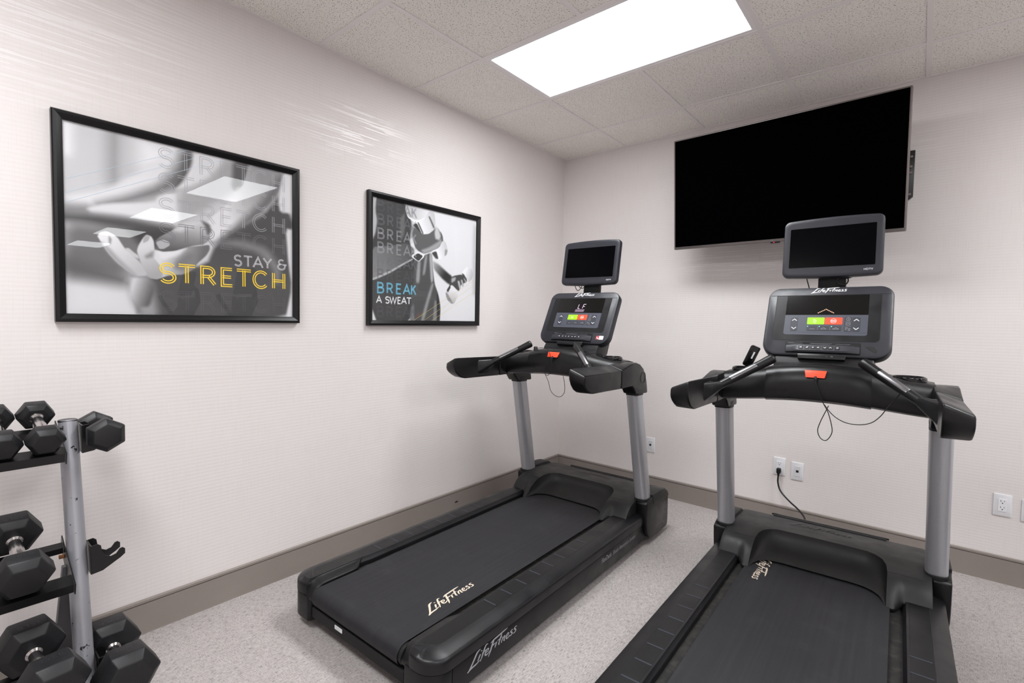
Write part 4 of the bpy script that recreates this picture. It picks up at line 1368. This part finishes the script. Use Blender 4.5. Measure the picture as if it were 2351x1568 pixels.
def monitor_part(root):
    top = [(-.198 + .396 * i / 12, .246 - .013 * ((i - 6) / 6) ** 2) for i in range(13)]
    base = rrect(-.202, .202, -.048, .240, (.026, .026, .024, .024), 6)
    def warp(x, y):
        k = 1 - (x / .202) ** 2
        if y > .1: return (x, y + .008 * k - .002)
        return (x, y - .006 * k + .003)
    n = 0
    pts = []
    for i, p in enumerate(base):
        q = base[(i + 1) % len(base)]
        m = 8 if abs(q[0] - p[0]) > .1 else 1
        for j in range(m):
            pts.append(warp(lerp(p[0], q[0], j / m), lerp(p[1], q[1], j / m)))
    rings = []
    for ins, z in ((.03, -.045), (.012, -.042), (.0, -.030), (0, -.010), (.003, -.003), (.009, .0), (.020, -.0005)):
        rings.append([(x * (1 - ins / .202), (y - .098) * (1 - ins / .146) + .098, z) for x, y in pts])
    b = B(); b.loft(rings)
    m = b.done('monitor', 'console_grey', root, ang=35)
    m.location = MON_P; m.rotation_euler = (PI / 2 - MON_A, 0, 0)
    B().prism(rrect(-.1725, .1725, -.0005, .1965, .003, 2), -.002, .0008).done('screen', 'screen_black', m, bevel=.0004, seg=1)
    text('print', 'HDTV', .0125, 'white_print', m, (.1305, -.0255, .0008), sx=1.05)
    b = B(); b.loft([[(x, y, 1.42) for x, y in ((-.05, .005), (.062, .005), (.062, .045), (-.05, .045))], [(x, y, 1.67) for x, y in ((-.05, .022), (.062, .022), (.062, .058), (-.05, .058))]])
    st = b.done('monitor_stand', 'deep_black', root, bevel=.006)
    return st

def build_treadmill():
    root = empty('treadmill')
    # frame, deck, belt
    b = B()
    for s in (-1, 1):
        b.box(min(s * .30, s * .425), max(s * .30, s * .425), -1.64, .25, .05, .13)
    b.box(-.30, .30, -1.60, -1.55, .05, .11); b.box(-.30, .30, -.1, .2, .05, .13)
    b.done('chassis', 'deep_black', root, smooth=False)
    B().box(-.319, .319, -1.60, .10, .122, .158).done('deck_board', 'deck_dusty', root, smooth=False)
    path = []
    r, cy, cz = .041, -1.704, .137
    path += [(-.02, .178), (-.5, .178), (-1.0, .178), (-1.4, .178), (-1.6, .178)]
    path += [(cy - r * math.sin(a), cz + r * math.cos(a)) for a in [math.radians(15 * i) for i in range(13)]]
    path += [(-1.2, .097), (-.4, .097), (.05, .097)]
    b = B(); b.loft([[(-.275, y, z), (.275, y, z)] for y, z in path], cap=False, closed=False)
    b.loft([[(x, y, z - .0) for y, z in path] for x in (-.275, -.2751)], cap=False, closed=False)
    belt = b.done('running_belt', 'belt_rubber', root, recalc=False)
    B().lathe([(.0001, -.29), (.037, -.29), (.037, .29), (.0001, .29)], 20, (0, cy, cz), 'x').done('rear_roller', 'deep_black', root)
    for s in (-1, 1):
        sp = rail_parts(root, s)
        pod_part(root, s); post_part(root, s); arm_part(root, s); grip_part(root, s)
        # marks on the side panel
        b = B(); logo(b, .047, 0)
        o = b.done('side_mark', 'silver_print', sp, smooth=False, recalc=False)
        o.rotation_euler = (PI / 2, 0, PI / 2 * s)
        o.location = (.4552 * s, -1.575 if s > 0 else -1.29, .083)
        o.scale = (1.38, 1.0, 1)
        t1 = text('side_text', 'FlexDeck', .034, 'silver_print', sp, (.4552 * s, -.592 if s > 0 else -.19, .094), (PI / 2, 0, PI / 2 * s), shear=.2, sx=.84)
        t2 = text('side_text', 'Shock Absorption System', .031, 'grey_print', sp, (.4552 * s, -.466 if s > 0 else -.318, .094), (PI / 2, 0, PI / 2 * s), shear=.2, sx=.86)
    # rear cross member with the rating label
    b = B(); b.box(-.297, .297, -1.732, -1.67, .05, .094)
    rc = b.done('rear_cross_member', 'deep_black', root, bevel=.003)
    b = B(); b.box(-.125, -.075, -1.7332, -1.7318, .072, .088)
    lb = b.done('rating_label', 'paper_white', rc, smooth=False)
    b = B()
    for k in range(3): b.ribbon([(-.121, .0755 + k * .0045), (-.09 + .004 * k, .0755 + k * .0045)], .0009, 1.7334)
    o = b.done('label_print', 'ghost_dark', lb, smooth=False, recalc=False)
    o.rotation_euler = (PI / 2, 0, 0)
    hood_part(root)
    bar_part(root)
    console_part(root)
    monitor_part(root)
    # levelling feet
    for x in (-.40, .40):
        for y in (-1.60, .2):
            B().lathe([(.0001, 0), (.024, 0), (.024, .014), (.012, .018), (.008, .02), (.008, .09), (.0001, .09)], 14, (x, y, .001 - (.012 if y < 0 else -.0015))).done('levelling_foot', 'rubber_black', root)
    return root

tm_a = build_treadmill()
tm_b = copy_tree(tm_a)

def cord(name, pts, r, mat, parent, k=6):
    return B().tube(catmull(pts, k), r, 7).done(name, mat, parent)

def child(root, name):
    return [c for c in root.children if c.name.split('.')[0] == name][0]

def dress_a(root):
    root.location = (.7633, -.8308, 0); root.rotation_euler = (-.0074, .002, .0272)
    tag(root, 'black and grey treadmill in the corner beside the left wall, LF lit on its display', 'treadmill', 'treadmills')
    c = child(root, 'console')
    b = B()
    def seg(x, y, st):
        for p, q in st: b.ribbon([(x + p[0] + p[1] * .16, y + p[1]), (x + q[0] + q[1] * .16, y + q[1])], .0022, .0018)
    hgt, wd = .031, .017
    seg(-.019, -.073, [((0, .002), (0, .0145)), ((0, .0165), (0, hgt - .001)), ((.002, 0), (wd - .003, 0))])
    seg(.014, -.073, [((0, .002), (0, .0145)), ((0, .0165), (0, hgt - .001)), ((.002, hgt), (wd, hgt)), ((.002, .0155), (wd - .004, .0155))])
    b.done('display_digits', 'led_pink', c, smooth=False, recalc=False)
    B().flat([(-.034, -.096), (.030, -.096), (.033, -.078), (-.031, -.078)], .0018).done('display_field', 'led_dim', c, smooth=False, recalc=False)
    st = B().prism(rrect(.166, .214, -.281, -.257, .001, 1), .0003, .0009).done('sticker', 'paper_white', c, smooth=False)
    B().flat([(.166, -.281), (.186, -.281), (.186, -.257), (.166, -.257)], .0010).done('sticker_print', 'red_mark', c, smooth=False, recalc=False)
    b = B(); b.ribbon([(.171, -.265), (.175, -.273), (.182, -.277)], .004, .0011)
    b.done('sticker_mark', 'paper_white', c, smooth=False, recalc=False)
    belt = child(root, 'running_belt')
    b = B(); logo(b, .054, 0)
    o = b.done('belt_mark', 'cream_print', belt, smooth=False, recalc=False)
    o.location = (.216, -1.545, .1786); o.rotation_euler = (0, 0, PI / 2); o.scale = (1.18, .95, 1)
    # stop-tab cord looped up over the bar and hanging
    cord('tether_cord', [(.004, -.418, 1.1), (-.012, -.424, 1.084), (-.036, -.424, 1.05), (-.043, -.424, 1.018), (-.022, -.424, 1.001), (.0, -.424, 1.02), (.009, -.424, 1.058), (.0, -.424, 1.1), (-.016, -.412, 1.13), (-.04, -.395, 1.152), (-.095, -.375, 1.158), (-.15, -.362, 1.152)], .0016, 'deep_black', root)
    cord('tether_cord', [(-.041, -.424, 1.014), (-.013, -.424, .967), (.006, -.424, .914), (.039, -.424, .889), (.075, -.424, .887), (.1, -.424, .917), (.098, -.422, .964), (.08, -.41, 1.006), (.078, -.392, 1.02)], .0016, 'deep_black', root)
    B().lathe([(.0001, 0), (.013, 0), (.012, .022), (.009, .026), (.0001, .027)], 14, (-.163, -.35, 1.137)).done('tether_clip', 'console_grey', root)
    mc = [(-.115, .012, 1.585), (-.11, .012, 1.55), (-.09, .012, 1.527), (-.066, .014, 1.55), (-.058, .02, 1.585)]
    cord('monitor_cable', mc, .0024, 'deep_black', root)
    cord('monitor_cable', [(-.10, .02, 1.59), (-.085, .02, 1.553), (-.06, .015, 1.543), (-.03, .012, 1.553)], .0024, 'deep_black', root)

plain('red_mark', (176, 60, 66), .6)

def dress_b(root):
    root.location = (2.1016, -.8188, 0); root.rotation_euler = (-.0055, -.0105, .0251)
    tag(root, 'black and grey treadmill on the right in front of the wall television', 'treadmill', 'treadmills')
    c = child(root, 'console')
    for i in range(11):
        x = -.0295 + .0059 * i
        y = -.0925 + .0185 * (1 - abs(i - 5) / 5)
        d = B().prism(arc(x, y, .0021, .0019, 0, 330, 9), .0016, .0020).done('display_dot', 'led_orange', c, smooth=False)
    for x in (-.0665, -.0205, .0265):
        B().prism(arc(x, -.1635, .0022, .0022, 0, 330, 9), .0026, .0030).done('key_light', 'led_teal', c, smooth=False)
    # peeled sticker residue on the lower right corner
    b = B(); b.flat([(.156, -.258), (.170, -.256), (.186, -.258), (.198, -.274), (.196, -.286), (.184, -.283), (.172, -.272)], .0009)
    b.done('sticker_residue', 'deep_black', c, smooth=False, recalc=False)
    belt = child(root, 'running_belt')
    b = B(); logo(b, .054, 0)
    o = b.done('belt_mark', 'cream_print', belt, smooth=False, recalc=False)
    o.location = (-.232, -.115, .1786); o.rotation_euler = (0, 0, -PI / 2); o.scale = (1.16, .95, 1)
    cord('tether_cord', [(.003, -.418, 1.1), (.008, -.426, 1.08), (.022, -.426, 1.037), (.036, -.426, 1.005), (.052, -.426, .973), (.067, -.426, .914), (.065, -.426, .884), (.048, -.426, .858), (.028, -.426, .866), (.018, -.426, .895), (.027, -.428, .933), (.044, -.43, .978), (.052, -.42, 1.0)], .0017, 'deep_black', root)
    cord('tether_cord', [(.038, -.428, 1.005), (.056, -.44, .982), (.081, -.45, .96), (.116, -.46, .945), (.159, -.46, .943), (.196, -.46, .956), (.222, -.46, .983), (.243, -.46, 1.019), (.272, -.465, 1.065), (.285, -.49, 1.095)], .0017, 'deep_black', root)
    cord('monitor_cable', [(-.10, .01, 1.58), (-.097, .014, 1.555), (-.088, .014, 1.52), (-.08, .012, 1.49)], .0024, 'deep_black', root)
    cord('monitor_cable', [(.10, .012, 1.58), (.09, .012, 1.562), (.068, .008, 1.553), (.045, -.0, 1.556), (.03, -.004, 1.548), (.035, -.004, 1.528), (.06, .0, 1.522), (.072, .004, 1.54), (.066, .004, 1.565)], .003, 'deep_black', root)
dress_a(tm_a)
dress_b(tm_b)
tm_b.name = 'treadmill.001'

# remote control standing in the left cup holder of the nearer treadmill
def remote():
    M = Matrix.Translation((2.1016, -.8188, 0)) @ (Matrix.Rotation(.0251, 4, 'Z') @ Matrix.Rotation(-.0105, 4, 'Y') @ Matrix.Rotation(-.0055, 4, 'X'))
    r = empty('remote_control')
    r.matrix_world = M @ Matrix.Translation((-.301, -.245, 1.1305)) @ Matrix.Rotation(.42, 4, 'Y') @ Matrix.Rotation(.12, 4, 'X')
    tag(r, 'black remote control with a barcode label standing in the treadmill cup holder', 'remote')
    b = B().prism(rrect(-.021, .021, 0, .105, .008, 4), -.01, .01, lambda x, z, y: (x, y, z))
    b.done('body', 'gloss_black', r, bevel=.003, seg=2)
    B().box(.003, .010, -.0106, -.0101, .045, .080).done('barcode_label', 'paper_white', r, smooth=False)
remote()

# power cord from the wall outlet to the nearer treadmill
def power_cord():
    r = empty('power_cord', (1.754, 0, .376))
    tag(r, 'black power cord hanging from the outlet down behind the treadmill', 'power cord')
    b = B()
    b.loft([[(x, -.009, z) for x, z in rrect(-.012, .012, -.016, .012, .006, 3)], [(x, -.028, z) for x, z in rrect(-.013, .013, -.02, .013, .006, 3)],
            [(x, -.034, z) for x, z in rrect(-.008, .008, -.024, .008, .004, 3)]])
    b.done('plug', 'rubber_black', r, bevel=.001)
    B().tube([(0, -.026, -.014), (0, -.028, -.026), (0.0, -.028, -.040)], [.0075, .007, .0055], 10).done('strain_relief', 'rubber_black', r)
    pts = [(0, -.028, -.035), (.001, -.033, -.08), (.022, -.05, -.128), (.078, -.09, -.166), (.140, -.16, -.182), (.188, -.25, -.19), (.212, -.34, -.20), (.216, -.39, -.24), (.216, -.43, -.33)]
    cord('cable', pts, .0052, 'rubber_black', r)
power_cord()
# ================================================================== DUMBBELL RACK
PY = -3.280
def post_x(z): return .200 + .256 * (.957 - z)
def rack():
    r = empty('dumbbell_rack', (0, 0, 0))
    tag(r, 'three tier dumbbell rack with chipped grey post and black shelves by the left wall', 'rack')
    Y1 = -4.40
    for y in (PY, Y1):
        b = B().tube([(post_x(0), y, 0), (post_x(.5), y, .5), (post_x(.957), y, .957)], .0255, 22)
        p = b.done('post', 'post_grey', r, ang=50)
        B().lathe([(.0001, 0), (.0262, 0), (.0262, .004), (.0235, .006), (.0001, .0065)], 22, (0, 0, 0)).done('post_cap', 'rack_black', p).location = (post_x(.957), y, .9545)
        b = B(); b.loft([[(.315 + a, y - .016 + c, .50) for a, c in ((-.012, -.022), (.012, -.022), (.012, .022), (-.012, .022))],
                         [(.085 + a, y - .016 + c, .002) for a, c in ((-.018, -.03), (.018, -.03), (.018, .03), (-.018, .03))]])
        b.done('rear_leg', 'leg_dark', r, bevel=.003)
        B().box(.03, .72, y - .03, y + .03, 0.0, .04).done('foot', 'rack_black', r, bevel=.004)
    tiers = [((.195, .9325), (.338, .8855)), ((.272, .5545), (.437, .4975)), ((.372, .2205), (.565, .1985))]
    for (xr, zr), (xf, zf) in tiers:
        d = Vector((xf - xr, 0, zf - zr)).normalized()
        n = Vector((-d.z, 0, d.x))
        for (x, z, w, lip, nm) in ((xr, zr, .030, .022, 'rear_rail'), (xf, zf, .048, .03, 'front_rail')):
            c = Vector((x, 0, z))
            prof = [c + d * (-w / 2), c + d * (w / 2), c + d * (w / 2) - n * lip, c + d * (w / 2 - .004) - n * lip, c + d * (w / 2 - .004) - n * .004, c + d * (-w / 2) - n * .004]
            b = B()
            b.loft([[(p.x, yy, p.z) for p in prof] for yy in (Y1 + .02, PY - .0295)])
            b.done(nm, 'rack_black', r, ang=30)
        for y in (PY - .0272, Y1 + .024):
            a = Vector((xr, 0, zr)) + d * -.035
            e = Vector((xf, 0, zf)) + d * .030
            prof = [a + n * .012, e + n * .004, e - n * .034, Vector((post_x((zr + zf) / 2 - .06), 0, (zr + zf) / 2 - .06)), a - n * .03]
            b = B(); b.loft([[(p.x, yy, p.z) for p in prof] for yy in (y - .0015, y + .0015)])
            pl = b.done('tier_plate', 'rack_black', r, smooth=False)
        q = Vector((xr, 0, zr)) + d * .02 - n * .03
        B().lathe([(.0001, -.012), (.007, -.012), (.007, 0), (.0001, 0)], 6, (q.x, PY - .0285, q.z), 'y').done('bolt', 'rust', r)
    # end hooks: a bent plate with two curved fingers that carry a handle
    def hook(zc):
        xc = post_x(zc)
        y0, y1 = PY + .0295, -3.160
        outer = [(y0, zc + .045), (y0 + .018, zc + .047), (y0 + .026, zc + .04), (y0 + .029, zc + .018), (y0 + .038, zc + .002), (y0 + .052, zc - .006), (y0 + .066, zc - .002), (y0 + .076, zc + .012), (y0 + .084, zc + .014), (y1, zc + .008), (y1, zc - .008), (y1 - .012, zc - .018), (y0 + .03, zc - .046), (y0, zc - .05)]
        b = B()
        for x in (xc - .034, xc + .034):
            b.prism(outer, x - .002, x + .002, lambda y, z, xx: (xx, y, z))
        b.box(xc - .034, xc + .034, y0 - .001, y0 + .003, zc - .05, zc + .045)
        b.done('end_hook', 'rack_black', r, smooth=False)
    hook(.8975); hook(.508); hook(.1665)
    B().prism(rrect(-.006, .006, -.035, .035, .006, 4), 0, .001).done('label', 'paper_white', r, smooth=False)
    lb = [c for c in r.children if c.name.startswith('label')][0]
    lb.location = (post_x(.68) - .004, PY + .0257, .66); lb.rotation_euler = (-PI / 2 + .0, .256, PI)
plain('leg_dark', (88, 87, 90), .5)
rack()

def dumbbell(name_label, flat, hl, gap, loc, rot, number, roll=0.0, group='hex dumbbells on the rack'):
    """handle along local x; hexagonal rubber heads with bevelled faces"""
    r = empty('dumbbell', loc)
    r.rotation_euler = rot
    tag(r, name_label, 'dumbbell', group)
    Rc = flat / 2 / math.cos(PI / 6)
    def hexring(x, k):
        return [(x, Rc * k * math.cos(PI / 3 * i + roll), Rc * k * math.sin(PI / 3 * i + roll)) for i in range(6)]
    for s in (-1, 1):
        g = gap / 2
        xs = [(g, .66), (g + hl * .20, 1.0), (g + hl * .74, 1.0), (g + hl * .97, .74), (g + hl, .70)]
        b = B(); b.loft([hexring(s * x, k) for x, k in xs])
        h = b.done('head', 'hex_rubber', r, bevel=.0035, seg=2, minang=15, ang=22)
        t = text('weight_mark', number, flat * .17, 'hex_letter', h, (s * (g + hl * .47), 0, flat / 2 + .0004), (0, 0, s * PI / 2), align='CENTER', spacing=1.15)
        if roll:
            t.location = (s * (g + hl * .47), -flat / 2 * math.sin(roll), flat / 2 * math.cos(roll) + .0004)
            t.rotation_euler = (roll, 0, s * PI / 2)
            t.rotation_mode = 'XYZ'
            t.rotation_euler = (Matrix.Rotation(roll, 3, 'X') @ Matrix.Rotation(s * PI / 2, 3, 'Z')).to_euler()
    hr = .0135 + flat * .02
    prof = [(hr * 1.25, -gap / 2 - .01), (hr * 1.25, -gap / 2 + .006), (hr * .93, -gap / 2 + .012)] + [(hr * (.93 + .16 * math.cos(PI * t / 2) ** 2), gap / 2 * .78 * t) for t in [-1, -.6, -.3, 0, .3, .6, 1]] + [(hr * .93, gap / 2 - .012), (hr * 1.25, gap / 2 - .006), (hr * 1.25, gap / 2 + .01)]
    B().lathe(prof, 22, (0, 0, 0), 'x').done('handle', 'chrome', r, ang=40)
    return r

def between(rear, front):
    a, b = Vector(rear), Vector(front)
    d = b - a
    return tuple((a + b) / 2), (0, -math.atan2(d.z, math.hypot(d.x, d.y)), math.atan2(d.y, d.x)), d.length
def place(label, rear, front, flat, hl, number, roll=0.0):
    loc, rot, L = between(rear, front)
    return dumbbell(label, flat, hl, L - hl, loc, rot, number, roll)
place('small black hex dumbbell on the top shelf right beside the grey post', (.180, -3.3575, .9855), (.352, -3.3535, .929), .084, .06, '10LB')
place('small black hex dumbbell at the photo edge on the top shelf', (.180, -3.454, .9855), (.352, -3.450, .929), .084, .06, '10LB')
place('medium black hex dumbbell marked 20LB on the middle shelf', (.255, -3.424, .628), (.450, -3.420, .562), .122, .083, '20LB')
place('large black hex dumbbell on the bottom shelf at the left edge', (.362, -3.405, .302), (.580, -3.378, .276), .145, .105, '35LB')
place('black hex dumbbell hanging on the top end hook right of the grey post', (.138, -3.1985, .912), (.310, -3.1985, .912), .100, .062, '12LB', PI / 6)
place('large black hex dumbbell marked 40LB on the lowest end hook', (.298, -3.1985, .182), (.528, -3.1985, .182), .150, .112, '40LB')

# ================================================================== ELLIPTICAL TRAINERS (mirrored in the large poster)
def elliptical():
    r = empty('elliptical_trainer')
    B().box(-.30, .30, .52, .60, 0, .07).done('front_foot', 'panel_black', r, bevel=.01)
    B().box(-.26, .26, -.98, -.90, 0, .07).done('rear_foot', 'panel_black', r, bevel=.01)
    B().prism([(-.9, .03), (.55, .03), (.55, .10), (-.9, .10)], -.05, .05, lambda y, z, x: (x, y, z)).done('floor_beam', 'upright_silver', r, bevel=.01)
    B().prism([(.1, .08), (.62, .08), (.70, .25), (.66, .48), (.48, .62), (.28, .60), (.08, .42), (.02, .2)], -.12, .12, lambda y, z, x: (x, y, z)).done('drive_housing', 'hood_plastic', r, bevel=.025, seg=3)
    B().tube([(0, .46, .5), (0, .38, .85), (0, .27, 1.15), (0, .24, 1.32)], [.06, .055, .05, .045], 16).done('mast', 'panel_black', r)
    c = B().prism(rrect(-.21, .21, -.15, .17, .04, 5), -.03, .03).done('console', 'console_grey', r, bevel=.01)
    c.location = (0, .20, 1.36); c.rotation_euler = (math.radians(62), 0, 0)
    B().prism(rrect(-.15, .15, -.08, .1, .004, 2), .03, .032).done('display', 'display_black', c, smooth=False)
    B().tube([(0, .28, 1.3), (.0, .36, 1.48), (0, .34, 1.62), (0, .27, 1.68)], .028, 12).done('monitor_arm', 'panel_black', r)
    m = B().prism(rrect(-.2, .2, -.145, .145, .025, 5), -.02, .02).done('monitor', 'console_grey', r, bevel=.008)
    m.location = (0, .24, 1.69); m.rotation_euler = (math.radians(80), 0, 0)
    B().prism(rrect(-.17, .17, -.1, .11, .003, 2), .02, .022).done('screen', 'screen_black', m, smooth=False)
    for s in (-1, 1):
        B().tube(catmull([(s * .06, .26, 1.16), (s * .2, .2, 1.18), (s * .235, .06, 1.22), (s * .22, -.04, 1.31)], 5), .019, 12).done('fixed_handle', 'soft_black', r)
        k = .12 * s
        B().tube(catmull([(s * .30, .42 - k, .30), (s * .31, .34, .75), (s * .32, .22 + k, 1.15), (s * .31, .10 + 1.3 * k, 1.38), (s * .27, .06 + 1.5 * k, 1.52)], 5), .021, 12).done('moving_arm', 'soft_black', r)
        B().tube([(s * .27, .38 - k, .30 - .2 * k), (s * .22, -.25, .22 + .3 * k), (s * .18, -.85, .18)], .025, 10).done('pedal_arm', 'upright_silver', r)
        p = B().prism(rrect(-.075, .075, -.19, .19, .04, 4), 0, .03).done('pedal', 'rubber_black', r, bevel=.006)
        p.location = (s * .235, -.22, .255 + .3 * k)
    return r
ea = elliptical()
eb = copy_tree(ea)
ea.location = (3.36, -1.55, 0)
eb.location = (4.62, -1.72, 0)
tag(ea, 'dark elliptical trainer mirrored under the letters T and C of the large poster', 'elliptical', 'elliptical trainers')
tag(eb, 'dark elliptical trainer mirrored under the letter S of the large poster', 'elliptical', 'elliptical trainers')
